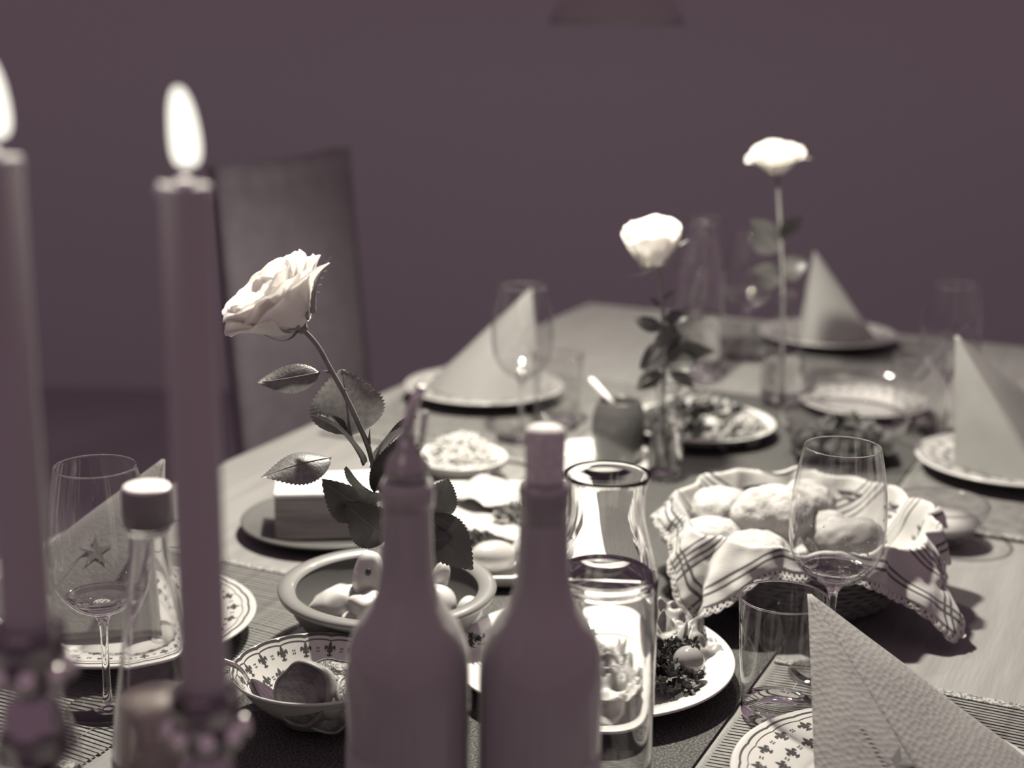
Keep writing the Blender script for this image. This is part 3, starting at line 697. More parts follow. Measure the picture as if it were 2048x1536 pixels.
# ------------------------------------------------------------ folded napkins
STAR = []
for i in range(10):
    r = 1.0 if i % 2 == 0 else 0.36; STAR.append((r * math.cos(PI / 2 + i * PI / 5), r * math.sin(PI / 2 + i * PI / 5)))
def napkin(label, apex, feet, embossed=False, star=None):
    base = sum(feet, Vector()) / len(feet); base.z = min(f.z for f in feet)
    t = thing('folded_napkin', label, 'napkin', base, 0, 'napkins folded into standing points')
    A_ = apex - base; F_ = [f - base for f in feet]; cen = sum(F_, Vector()) / len(F_)
    bl_ = []
    for k in range(len(F_) - 1):
        q0, q1 = F_[k], F_[k + 1]; nrm = (q0 - A_).cross(q1 - A_).normalized()
        if nrm.dot((q0 + q1) / 2 - cen - Vector((0, 0, 0))) < 0: nrm = -nrm
        L_ = (q1 - q0).length; Hh = (((q0 + q1) / 2) - A_).length
        for layer in range(2):
            m = M(); off = -0.0016 * layer
            def fn(u, v, q0=q0, q1=q1, nrm=nrm, off=off, layer=layer):
                vv = 0.012 + 0.988 * v * (1 - 0.02 * layer); p = A_.lerp(q0.lerp(q1, u), vv)
                b_ = 0.012 * math.sin(PI * u) * vv * (1 - 0.3 * vv) + 0.0012 * noise.noise(Vector((u * 3, vv * 4, layer + k)))
                return tuple(p + nrm * (b_ + off))
            m.grid(fn, 16, 24); m.uv = [((u - .5) * L_ * v * 1.0, v * Hh) for v in [j / 24 for j in range(25)] for u in [i / 16 for i in range(17)]]
            o = part('folded_panel', m, NAPKIN if (embossed and layer == 0) else NAPPLAIN, t); solid(o, 0.0007, -1)
        if star and star[0] == k:
            m = M(); u0, v0, s = star[1:]; pts = []
            for x, y in [(0, 0)] + STAR:
                e1 = (q1 - q0).normalized(); e2 = nrm.cross(e1); e2 = -e2 if e2.z < 0 else e2
                d_ = e1 * (x * s) + e2 * (y * s); g = q0 - A_; g2 = g - e1 * g.dot(e1); dv = d_.dot(g2) / g2.length_squared
                vv = v0 + dv; uu = (u0 * v0 * L_ + d_.dot(e1) - dv * g.dot(e1)) / (vv * L_)
                pts.append(Vector(fn0(uu, vv, q0, q1, nrm, A_, k)) + nrm * 0.0008)
            m.add(pts, [(0, 1 + i, 1 + (i + 1) % 10) for i in range(10)]); o = part('printed_star', m, NAPPRINT, t, False); solid(o, 0.0001, 0)
    if embossed:                                                     # row of pressed ribs along the print
        m = M(); k = 0; q0, q1 = F_[0], F_[1]; nrm = (q0 - A_).cross(q1 - A_).normalized()
        if nrm.dot((q0 + q1) / 2 - cen) < 0: nrm = -nrm
        for i in range(26):
            v = 0.60 + 0.017 * i; uc = 0.55 + 0.10 * math.sin((v - 0.58) * 9); 
            if v > 0.99: break
            a = Vector(fn0(uc - 0.07, v + 0.005, q0, q1, nrm, A_, 0)); b = Vector(fn0(uc + 0.02, v - 0.002, q0, q1, nrm, A_, 0)); c = Vector(fn0(uc + 0.09, v + 0.008, q0, q1, nrm, A_, 0))
            m.tube([a, b, c], [0.0003, 0.0013, 0.0003], 8)
        part('embossed_ribs', m, NAPPLAIN, t, True, stuff=True)
    return t
def fn0(u, v, q0, q1, nrm, A_, k):
    vv = 0.012 + 0.988 * v; p = A_.lerp(q0.lerp(q1, u), vv)
    b_ = 0.012 * math.sin(PI * max(0, min(1, u))) * vv * (1 - 0.3 * vv) + 0.0012 * noise.noise(Vector((u * 3, vv * 4, k)))
    return tuple(p + nrm * b_)
ZP = 0.0165
yNR = 1.10
napkin('large embossed paper napkin standing on the bottom right plate', W(1616, 1184, yNR), [P(1633, 1640, ZP), P(1930, 1700, ZP), P(2110, 1560, ZP + 0.004), ], True, (0, 0.80, 0.72, 0.016))
napkin('folded napkin with dark stars behind the left wine glass', W(329, 914, P(329, 1250, ZP).y + 0.06), [P(337, 1268, ZP), P(20, 1288, ZP), P(-40, 1190, ZP)], False, (0, 0.87, 0.52, 0.016))
napkin('folded napkin at the far left behind the tall glass', W(1064, 574, P(1060, 800, ZP).y + 0.05), [P(1085, 800, ZP), P(928, 812, ZP), P(838, 782, ZP)])
napkin('folded napkin on the plate at the head of the table', W(1629, 501, P(1650, 680, ZP).y + 0.03), [P(1592, 684, ZP), P(1640, 697, ZP), P(1758, 686, ZP)])
napkin('dim folded napkin cut by the right picture edge', W(1911, 668, P(1930, 930, ZP).y - 0.005), [P(1909, 940, ZP), P(2095, 982, ZP), P(2190, 900, ZP)])

# ------------------------------------------------------------ glassware
def wineglass(loc, label, Hh=0.21, rr=0.0325, rm=0.0415, wine=0.0, group='stemmed wine glasses', liquid=False, seed=0):
    t = thing('wine_glass', label, 'glass', loc, 0, group)
    zb = Hh - 0.126
    th = 0.0009
    outer = smooth_prof([(0.004, zb + 0.001), (0.014, zb + 0.0032), (0.026, zb + 0.011), (rm * 0.87, zb + 0.025), (rm * 0.97, zb + 0.041), (rm, zb + 0.058), (rm * 0.975, zb + 0.080), (rm * 0.89, zb + 0.105), (rr, Hh)], 5)
    inner = [(max(r - th, 0.0), z + (th if z < zb + 0.02 else 0)) for r, z in outer]
    inner[-1] = (rr - th, Hh)
    m = M(); m.lathe(outer + [(rr - th / 2, Hh + 0.0004)] + list(reversed(inner)) + [(0, zb + 0.0035)], 72); part('bowl', m, MAT['thin'], t)
    m = M(); m.tube([((rr - th / 2) * math.cos(2 * PI * i / 72), (rr - th / 2) * math.sin(2 * PI * i / 72), Hh) for i in range(73)], 0.0007, 6, False); part('rim', m, MAT['glass'], t)
    m = M(); m.lathe(smooth_prof([(0, 0.004), (0.0042, 0.006), (0.0034, 0.02), (0.0031, zb * 0.5), (0.0034, zb - 0.015), (0.0052, zb - 0.004), (0.010, zb + 0.003), (0.004, zb + 0.004), (0, zb + 0.004)], 4), 24); part('stem', m, MAT['glass'], t)
    m = M(); m.lathe([(0, 0), (0.033, 0), (0.0345, 0.0008), (0.033, 0.0016), (0.018, 0.0030), (0.006, 0.0052), (0, 0.006)], 56); part('foot', m, MAT['glass'], t)
    if liquid:
        zi = zb + 0.0165; pr = [(0, zb + 0.0055)] + [(max(r - th - 0.0004, 0), z + 0.001) for r, z in outer if zb + 0.006 < z < zi] ; rl = pr[-1][0]
        m = M(); m.lathe(pr + [(rl, zi), (rl * 0.9, zi - 0.0008), (0, zi - 0.001)], 56); part('drink', m, MAT['water'], t)
        rnd = random.Random(seed); m = M()
        for k in range(70):
            a = rnd.gauss(-PI / 2, 0.9); z = zb + 0.016 + abs(rnd.gauss(0, 0.022)); 
            if z > zb + 0.09: continue
            r = prof_r(outer, z) - th * 1.6; m.sphere((r * math.cos(a), r * math.sin(a), z), rnd.uniform(0.0004, 0.0009), 8, 6)
        part('droplets', m, MAT['glass'], t, stuff=True)
    return t
def prof_r(prof, z):
    for (r0, z0), (r1, z1) in zip(prof, prof[1:]):
        if min(z0, z1) <= z <= max(z0, z1) and z1 != z0: return r0 + (r1 - r0) * (z - z0) / (z1 - z0)
    return prof[-1][0]
def onmat(v, z=0.0036): return Vector((v.x, v.y, z))
gl = wineglass(onmat(W(1686, 896, 1.225), 0.0036), 'clear wine glass in front of the bread basket', liquid=True, seed=1)
g2 = wineglass(onmat(W(190, 943, 1.14), 0.0036), 'clear wine glass at the left behind the small bottle', liquid=True, seed=2)
gf = wineglass(onmat(P(1042, 882)), 'blurred wine glass in front of the far left napkin')
dup(gf, onmat(P(1886, 872)), 'dim wine glass left of the napkin at the right edge')
dup(gf, onmat(P(1490, 718)), 'wine glass between the far water carafe and the head napkin')

def tumbler(loc, label, Hh=0.098, r0=0.029, r1=0.0365, group='straight clear tumblers'):
    t = thing('tumbler', label, 'glass', loc, 0, group); th = 0.0012
    m = M(); m.lathe([(r0, 0.009), (r0 + (r1 - r0) * .5, Hh * .5), (r1, Hh), (r1 - th / 2, Hh + 0.0006), (r1 - th, Hh), (r0 + (r1 - r0) * .5 - th, Hh * .5), (r0 - th, 0.011)], 72); part('wall', m, MAT['thin'], t)
    m = M(); m.tube([((r1 - th / 2) * math.cos(2 * PI * i / 72), (r1 - th / 2) * math.sin(2 * PI * i / 72), Hh) for i in range(73)], 0.0009, 6, False); part('rim', m, MAT['glass'], t)
    m = M(); m.lathe(smooth_prof([(0, 0.002), (0.018, 0.0), (r0 - 0.003, 0.0), (r0 - 0.0002, 0.003), (r0, 0.010), (r0 - 0.002, 0.0125), (0.016, 0.009), (0, 0.008)], 3), 56); part('thick_base', m, MAT['glass'], t)
    return t
tb = tumbler(onmat(P(1553, 1438)), 'clear tumbler left of the large embossed napkin', 0.105, 0.030, 0.0365)
dup(tb, onmat(P(1112, 858)), 'blurred tumbler beside the far left wine glass')
dup(tb, onmat(P(1828, 862)), 'dim tumbler left of the right-hand wine glass')
dup(tb, onmat(P(356, 1290), 0.0036), 'tumbler hidden behind the tall candle')

def carafe(loc, label, water=True, fill=0.152):
    t = thing('water_carafe', label, 'carafe', loc, 0, 'glass water carafes')
    pr = [(0.034, 0.0), (0.037, 0.003), (0.0385, 0.012), (0.0385, 0.160), (0.0375, 0.180), (0.0330, 0.200), (0.0285, 0.217), (0.0268, 0.230), (0.0275, 0.245), (0.0300, 0.2545)]
    o_ = smooth_prof(pr, 4); th = 0.0022
    inn = [(max(r - th, 0.001), max(z, 0.010)) for r, z in o_ if z > 0.008]
    m = M(); m.lathe([(0, 0.002)] + o_ + [(0.0292, 0.2563), (0.0278, 0.254)] + list(reversed(inn[:-1])) + [(0, 0.010)], 96); part('glass_body', m, MAT['glass'], t)
    if water:
        w_ = [(r - 0.00015, z) for r, z in inn if z < fill]; rl = w_[-1][0]
        m = M(); m.lathe([(0, 0.0102)] + [(r, max(z, 0.0102)) for r, z in w_] + [(rl * 0.985, fill), (rl * 0.93, fill - 0.0008), (0, fill - 0.001)], 96); part('water', m, MAT['water'], t)
    return t
cf = W(1215, 948, 1.0)
carafe(Vector((cf.x, 1.0, 0.0018)), 'glass carafe nearly full of water beside the right wine bottle', fill=0.183)
c2 = P(1392, 757)
carafe(Vector((c2.x, c2.y, 0.0018)), 'blurred glass carafe behind the middle rose', fill=0.105)

# ------------------------------------------------------------ wine bottles
def bottle_body(m):
    m.lathe(smooth_prof([(0.0, 0.004), (0.020, 0.002), (0.033, 0.0), (0.0365, 0.004), (0.037, 0.01), (0.037, 0.09), (0.037, 0.150), (0.0370, 0.178), (0.0364, 0.192), (0.0342, 0.204), (0.0298, 0.215), (0.0240, 0.224), (0.0192, 0.232), (0.0166, 0.242), (0.0153, 0.256), (0.0146, 0.272), (0.0142, 0.288)], 4), 72)
    return m
b1 = W(814, 1400, 0.827); b2 = W(1081, 1400, 0.827)
t = thing('wine_bottle', 'dark wine bottle with a pourer spout, left of the pair', 'bottle', (b1.x + 0.0005, 0.827, 0.0018), 0, 'pair of dark wine bottles')
part('glass_body', bottle_body(M()), MAT['bottle'], t)
m = M(); m.lathe([(0.0142, 0.288), (0.0158, 0.289), (0.0158, 0.300), (0.0142, 0.304), (0.0110, 0.304)], 48); part('lip', m, MAT['bottle'], t)
m = M(); m.lathe([(0.0373, 0.03), (0.0375, 0.032), (0.0375, 0.138), (0.0373, 0.14)], 40, a0=math.radians(150), a1=math.radians(252)); o = part('paper_label', m, MAT['label'], t, label='pale label wrapping the left side')
m = M(); m.lathe([(0.0110, 0.304), (0.0128, 0.306), (0.0128, 0.313), (0.010, 0.318), (0.0058, 0.323), (0.0050, 0.332), (0.0, 0.333)], 32); pc_ = part('pourer_collar', m, MAT['foil'], t)
m = M(); m.tube([(0, 0, 0.325), (0.001, -0.001, 0.338), (0.004, -0.002, 0.350), (0.0085, -0.003, 0.3605)], [0.0042, 0.0038, 0.0034, 0.0030], 16); part('spout', m, MAT['steel'], pc_, label='steel pouring spout')
m = M(); m.tube([(0.0065, 0.001, 0.318), (0.009, 0.001, 0.332), (0.0105, 0.001, 0.345)], 0.0016, 8); part('air_tube', m, MAT['foil'], pc_)
t = thing('wine_bottle', 'dark wine bottle closed with a tall cork, right of the pair', 'bottle', (b2.x, 0.827, 0.0018), 0, 'pair of dark wine bottles')
part('glass_body', bottle_body(M()), MAT['bottle'], t)
m = M(); m.lathe([(0.0143, 0.255), (0.0144, 0.289), (0.0151, 0.292), (0.0146, 0.2945), (0.0152, 0.297), (0.0152, 0.302), (0.0140, 0.304), (0, 0.304)], 48); part('foil_sleeve', m, MAT['foil'], t, label='dark foil with two shiny rings')
m = M(); m.lathe([(0.0, 0.3041), (0.0112, 0.3041), (0.0114, 0.306), (0.0118, 0.332), (0.0112, 0.3355), (0.009, 0.3370), (0, 0.3372)], 40); part('cork', m, MAT['cork'], t, label='tall cork with a bright top')
m = M(); m.lathe([(0.0373, 0.03), (0.0375, 0.032), (0.0375, 0.136), (0.0373, 0.138)], 40, a0=math.radians(-55), a1=math.radians(40)); part('paper_label', m, MAT['label'], t)

# ------------------------------------------------------------ small bottles at the left
tb_ = W(289, 992, 0.89)
t = thing('juice_bottle', 'clear bottle with white screw cap half full of cloudy juice', 'bottle', (tb_.x + 0.0015, 0.89, 0.0018))
pr = [(0.0, 0.003), (0.026, 0.0), (0.0300, 0.004), (0.0300, 0.09), (0.0275, 0.122), (0.0235, 0.150), (0.0175, 0.190), (0.0135, 0.225), (0.0120, 0.250)]
o_ = smooth_prof(pr, 4)
m = M(); m.lathe(o_ + [(0.0105, 0.250)] + [(max(r - 0.0017, 0.0), z + 0.0025) for r, z in reversed(o_) if z < 0.246], 56); part('glass_body', m, MAT['glass'], t)
m = M(); m.lathe([(0, 0.008)] + [(r - 0.0018, z) for r, z in o_ if 0.008 < z < 0.137] + [(0.0, 0.137)], 56); part('juice', m, MAT['juice'], t)
m = M(); m.lathe([(0.0302, 0.03), (0.0303, 0.031), (0.0303, 0.094), (0.0301, 0.095)], 56, a0=math.radians(180), a1=math.radians(350)); part('paper_label', m, MAT['label'], t)
m = M(); m.lathe([(0.0128, 0.247), (0.0136, 0.249), (0.0128, 0.2515), (0.0128, 0.254)], 40); part('neck_ring', m, MAT['glass'], t)
m = M(); m.lathe([(0.0125, 0.252), (0.0152, 0.253), (0.0155, 0.262), (0.0155, 0.2745), (0.0150, 0.2765)], 60, rf=lambda a, k: 1 + 0.012 * (math.sin(a * 30) > 0)); cs_ = part('screw_cap', m, MAT['capside'], t)  # skirt of the white cap given a shade-dark colour
m = M(); m.lathe([(0.0150, 0.2765), (0.0142, 0.2780), (0.012, 0.2778), (0, 0.2776)], 60); part('cap_top', m, MAT['cap'], cs_, label='white cap top, brighter than the shade-toned skirt')
sb = W(78, 1500, 0.84)
t = thing('sauce_bottle', 'small clear bottle with a dark label behind the left candle holder', 'bottle', (sb.x, 0.84, 0.0018))
pr = [(0.0, 0.003), (0.022, 0.0), (0.0255, 0.004), (0.0255, 0.105), (0.0235, 0.130), (0.0165, 0.160), (0.0115, 0.185), (0.0110, 0.215)]
m = M(); m.lathe(smooth_prof(pr, 4), 48); part('glass_body', m, MAT['thin'], t)
m = M(); m.lathe([(0, 0.006), (0.0245, 0.006), (0.0245, 0.085), (0, 0.086)], 48); part('contents', m, MAT['liquidd'], t)
m = M(); m.lathe([(0.0257, 0.02), (0.0258, 0.021), (0.0258, 0.104), (0.0256, 0.105)], 48, a0=math.radians(200), a1=math.radians(350)); part('paper_label', m, MAT['smalllabel'], t)
m = M(); m.lathe([(0.011, 0.205), (0.0135, 0.206), (0.0135, 0.221), (0, 0.222)], 36); part('screw_cap', m, MAT['capside'], t)

# ------------------------------------------------------------ candles in glass holders
def candle(px_top, py_top, y, ztop_holder, label, hlabel, lean=0.0, flame_dx=0.0, fl=0.0345):
    top = W(px_top, py_top, y)
    t = thing('candlestick', hlabel, 'candle holder', (top.x, y, 0.0018), 0, 'polished candlesticks')
    zt = ztop_holder
    m = M(); pr = [(0, 0), (0.040, 0), (0.042, 0.004), (0.036, 0.010), (0.014, 0.022), (0.009, 0.032), (0.016, 0.046), (0.019, 0.056), (0.014, 0.068), (0.008, 0.076), (0.007, zt - 0.085), (0.013, zt - 0.075), (0.021, zt - 0.062), (0.0225, zt - 0.052), (0.018, zt - 0.040), (0.0115, zt - 0.034), (0.014, zt - 0.028), (0.022, zt - 0.018), (0.0245, zt - 0.006), (0.0235, zt)]
    m.lathe([(r * (0.72 if z > 0.03 else 1), z) for r, z in pr] + [(0.0150, zt), (0.0135, zt - 0.006), (0.0124, zt - 0.012), (0.0124, zt - 0.026), (0, zt - 0.026)], 10, rf=lambda a, k: 1.0); o = part('holder_body', m, MAT['holder'], t, True); edge_split(o, 30)
    for k in range(8):
        a = 2 * PI * k / 8 + 0.2; m = M(); m.sphere((0.0172 * math.cos(a), 0.0172 * math.sin(a), zt - 0.022), 0.0046, 10, 8, (1, 1, 1.4)); part('glint_bead', m, MAT['bead'], t, True)  # bright beads added to throw lamp glints off the holder
    base = Vector((top.x, y, zt - 0.0235)); L = top.z - base.z
    t = thing('taper_candle', label, 'candle', base, 0, 'lit dark taper candles')
    m = M(); m.lathe([(0, 0), (0.0112, 0), (0.0113, 0.002), (0.0113, L * 0.5), (0.0109, L - 0.004), (0.0112, L - 0.001), (0.0104, L), (0.0090, L - 0.0022), (0.0080, L - 0.0030)], 40); wx_ = part('wax', m, MAT['wax'], t)
    m = M(); m.lathe([(0.0086, L - 0.0026), (0.0072, L - 0.0022), (0.0035, L - 0.0024), (0, L - 0.0026)], 32); part('lit_melted_wax', m, MAT['pool'], wx_, label='pool of melted wax with flame glow in its colour')
    m = M(); m.sphere((0.0105, -0.002, L - 0.003), 0.0018, 10, 8, (1, 1, 1.8)); m.sphere((-0.0098, -0.005, L - 0.002), 0.0022, 10, 8, (1, 1, 1.5)); part('wax_drip', m, MAT['pool'], wx_)
    m = M(); m.sphere((0.001, -0.0068, L + 0.0004), 0.0044, 14, 10, (1.1, 0.8, 0.75)); part('lit_wax_blob', m, MAT['pool'], wx_)  # pale blob added as the flame-lit spot on the wax edge
    m = M(); m.tube([(0, 0, L - 0.003), (0.0003, 0, L + 0.002), (0.001, 0, L + 0.0065)], 0.0006, 6); wk_ = part('wick', m, MAT['wick'], t)
    def fr(k): return [(0, 0), (0.0040, 0.0010), (0.0060, 0.005), (0.0064, 0.012), (0.0060, 0.019), (0.0051, 0.026), (0.0036, 0.0315), (0.0020, 0.0345), (0, 0.0355)][k]
    m = M(); m.lathe(smooth_prof([fr(k) for k in range(9)], 4), 28)
    m.v = [(x - 0.0028 * (z / 0.0355) ** 1.6 + 0.001 + flame_dx, yy, z * fl / 0.0355 + L + 0.0075) for x, yy, z in m.v]
    part('flame', m, MAT['flame'], wk_)
    ld = bpy.data.lights.new('candle_light', 'POINT'); ld.energy = CANDLE_POWER; ld.color = KEY; ld.shadow_soft_size = 0.006
    lo = bpy.data.objects.new('candle_light', ld); COL.objects.link(lo); lo.parent = t; lo.location = (0.0005, 0, L + 0.016)
    return t
candle(371, 368, 0.66, 0.252, 'tall lit dark taper candle, the one fully in view', 'dark polished candlestick under the fully visible candle')
candle(-9, 312, 0.64, 0.292, 'lit dark taper candle cut by the left picture edge', 'dark polished candlestick at the left picture edge')

# ------------------------------------------------------------ vases and roses
def vase(loc, label, h, rb, rn, water=0.6):
    t = thing('bud_vase', label, 'vase', loc, 0, 'clear glass bud vases')
    pr = [(rb * 0.85, 0), (rb, 0.003), (rb * 1.02, h * 0.25), (rb * 0.92, h * 0.45), (rn * 1.15, h * 0.68), (rn, h * 0.80), (rn, h * 0.94), (rn * 1.12, h * 0.955), (rn * 1.12, h)]
    o_ = smooth_prof(pr, 4); m = M(); m.lathe([(0, 0.001)] + o_ + [(rn * 0.92, h)] + [(max(r - 0.0018, 0.002), max(z, 0.006)) for r, z in reversed(o_) if z > 0.004 and z < h * 0.99] + [(0, 0.006)], 48)
    part('glass_body', m, MAT['thin'], t)
    m = M(); m.lathe([(0, 0.0062)] + [(r - 0.0021, max(z, 0.0062)) for r, z in o_ if 0.004 < z < h * water] + [(0, h * water)], 48); part('water', m, MAT['water'], t)
    m = M(); m.tube([(rn * 1.05 * math.cos(2 * PI * i / 40), rn * 1.05 * math.sin(2 * PI * i / 40), h) for i in range(41)], 0.0013, 6, False); part('rim', m, MAT['glass'], t)
    return t
def leaf_mesh(base, tip, wdir, width, bend=0.0, fold=0.15, teeth=19, curl=0.0):
    """serrated leaf: base, tip, direction of width, bend along its normal"""
    m = M(); d = tip - base; L = d.length; dn = d.normalized(); s = (wdir - dn * wdir.dot(dn)).normalized(); n = dn.cross(s)
    K = teeth * 2; vs = []
    nc = 3
    for i in range(K + 1):
        k = i / K; prof = math.sin(PI * min(1, k ** 0.75)) ** 0.85 if 0 < k < 1 else 0; wv = width * 0.5 * prof
        mid = base + d * k + n * (bend * L * math.sin(PI * k) + curl * L * k * k)
        row = []
        for side_ in (-1, 1):
            for c in range(1, nc + 1):
                q = c / nc; ww = wv * q
                if c == nc and i % 2: ww *= 1.0; 
                if c == nc and not i % 2: ww *= 0.93
                shift = d * (0.018 if (c == nc and i % 2) else 0)
                row.append(mid + s * side_ * ww + n * (fold * ww * q + 0.05 * width * math.sin(7 * k + 2 * side_) * q) + shift)
        vs += [row[2], row[1], row[0], mid, row[3], row[4], row[5]]
    fs = []
    for i in range(K):
        for c in range(6): a = i * 7 + c; fs.append((a, a + 1, a + 8, a + 7))
    m.add(vs, fs); return m
def rose(label, vase_loc, pts, head, axis, size, seed, leaves, openness=1.0, sepals=3, rstem=0.0023, thorns=(), long_sepals=(), leafmat='leaf', nouter=6):
    """pts: stem points bottom to top (world); head: base of the flower; leaves: (base, tip, wdir, width, bend, fold)"""
    o0 = Vector(pts[0]); t = thing('rose', label, 'flower', o0, 0, 'white roses in bud vases')
    P_ = [Vector(p) - o0 for p in pts] + [head - o0]
    pp = smooth3(P_, 6); n = len(pp); m = M(); m.tube(pp, [rstem * (1.05 - 0.25 * i / n) for i in range(n)], 10)
    for q in thorns:
        a = Vector(q[0]) - o0; b = a + Vector(q[1]); m.tube([a, b], [0.0016, 0.0002], 6)
    part('stem', m, MAT['stem'], t)
    for sb_, st_, sw_ in long_sepals:                                # narrow toothed sepal
        a, b2 = sb_ - o0, st_ - o0; d = b2 - a; sd_ = d.cross(Vector((0, 1, 0))).normalized(); m = M()
        m.tube([a + d * (i / 16) + sd_ * (0.10 * d.length * math.sin(PI * i / 16)) for i in range(17)], [sw_ * (1 - (i / 16) ** 1.5) * (1.15 if i % 2 else 0.9) + 0.0002 for i in range(17)], 6)
        for i in (2, 5, 7, 9, 11):
            q = a + d * (i / 16) + sd_ * (0.10 * d.length * math.sin(PI * i / 16)); m.tube([q, q - sd_ * (0.004 if i % 2 else -0.004) + d * 0.06], [0.0005, 0.0001], 4)
        part('sepal', m, MAT['sepal'], t)
    for li, (b, tp, wd, w_, bd, fd) in enumerate(leaves):
        o = part('leaf', leaf_mesh(b - o0, tp - o0, wd, w_, bd, fd), MAT['leaf' if leafmat == 'leaf' and li in (0, 4, 10) else 'leafshade'], t)  # a few leaves stay pale, the rest get the backlit shade tone
        mb = M(); mb.tube([(b - o0).lerp(tp - o0, q) + (tp - b).normalized().cross((wd - (tp - b).normalized() * wd.dot((tp - b).normalized())).normalized()) * (bd * (tp - b).length * math.sin(PI * q)) for q in [i / 12 for i in range(12)]], [0.0009 * (1 - i / 14) for i in range(12)], 5); part('midrib', mb, MAT['leafrib'], o)
    # flower
    zax = axis.normalized(); xax = zax.orthogonal().normalized(); yax = zax.cross(xax); hb = head - o0
    rnd = random.Random(seed); S = size
    def tf(p): return hb + xax * p[0] + yax * p[1] + zax * p[2]
    m = M(); m.lathe([(0, -0.10 * S), (0.07 * S, -0.07 * S), (0.10 * S, 0.0), (0.08 * S, 0.06 * S), (0, 0.07 * S)], 16); m.v = [tuple(tf(p)) for p in m.v]; part('hip', m, MAT['stem'], t)
    w_ = 0.22 + 0.18 * openness
    rings = [(3, 0.10, 0.16, 0.84, 1.3, 0.0), (4, 0.17, 0.22 + 0.2 * w_, 0.88, 1.1, 0.03), (5, 0.24, 0.26 + 0.4 * w_, 0.88, 0.95, 0.05), (nouter, 0.30, 0.28 + 0.62 * w_, 0.84, 0.85, 0.09 * openness), (nouter - 1, 0.34, 0.30 + 0.75 * w_, 0.72, 0.85, 0.14 * openness)]
    for ri, (cnt, rm, rt, hh, aw, curl) in enumerate(rings):
        for k in range(cnt):
            th0 = 2 * PI * (k + 0.37 * ri) / cnt + rnd.uniform(-0.15, 0.15); hs = hh * rnd.uniform(0.93, 1.07); sd = rnd.random() * 20; cu = curl * rnd.uniform(0.6, 1.4)
            def fn(u, v):
                x = (u - 0.5) * 2; wv = (0.30 + 0.70 * math.sin(min(1, v * 1.15) * PI / 2)) ; th = th0 + x * aw * wv
                bulge = math.sin(v ** 0.62 * PI * 0.60); r = (0.05 + rm * bulge * 1.15 + (rt - rm) * v ** 2) * (1 + 0.04 * x * x)
                z = hs * (v - 0.09 * x * x * v) ; cc = cu * v ** 4; r += cc * 0.8 + 0.5 * cu * v ** 5 * abs(x); z -= cc * 0.55 + 0.25 * cc * x * x
                r += 0.05 * v ** 3 * noise.noise(Vector((x * 3.2, v * 2, sd))); z += 0.07 * v ** 3 * noise.noise(Vector((x * 2.6, 1, sd + 3)))
                return tuple(tf((r * S * math.cos(th), r * S * math.sin(th), z * S)))
            m = M(); m.grid(fn, 14, 12); o = part('petal', m, MAT['petal'], t); solid(o, 0.0005, 0)
    if sepals:
        for k in range(sepals):
            a = 2 * PI * k / 5 + 0.5; e = xax * math.cos(a) + yax * math.sin(a); sd_ = zax.cross(e)
            m = M(); up = rnd.uniform(0.3, 0.9)
            m.grid(lambda u, v: tuple(hb + e * (S * (0.09 + 0.42 * math.sin(v * PI * 0.40))) + zax * (S * (0.0 + (up * v * v) * 0.9 - 0.05 * math.sin(v * PI))) + sd_ * ((u - .5) * 0.13 * S * (1 - v) ** 0.7 + 0.01 * S * math.sin(v * 30) * (u - 0.5))), 4, 14)
            o = part('sepal', m, MAT['sepal'], t); solid(o, 0.0005, 0)
    return t
def smooth3(P_, k):
    out = []
    for i in range(len(P_) - 1):
        p0, p1, p2, p3 = P_[max(i - 1, 0)], P_[i], P_[i + 1], P_[min(i + 2, len(P_) - 1)]
        for j in range(k):
            u = j / k; out.append(0.5 * ((2 * p1) + (p2 - p0) * u + (2 * p0 - 5 * p1 + 4 * p2 - p3) * u * u + (3 * p1 - p0 - 3 * p2 + p3) * u ** 3))
    return out + [P_[-1]]

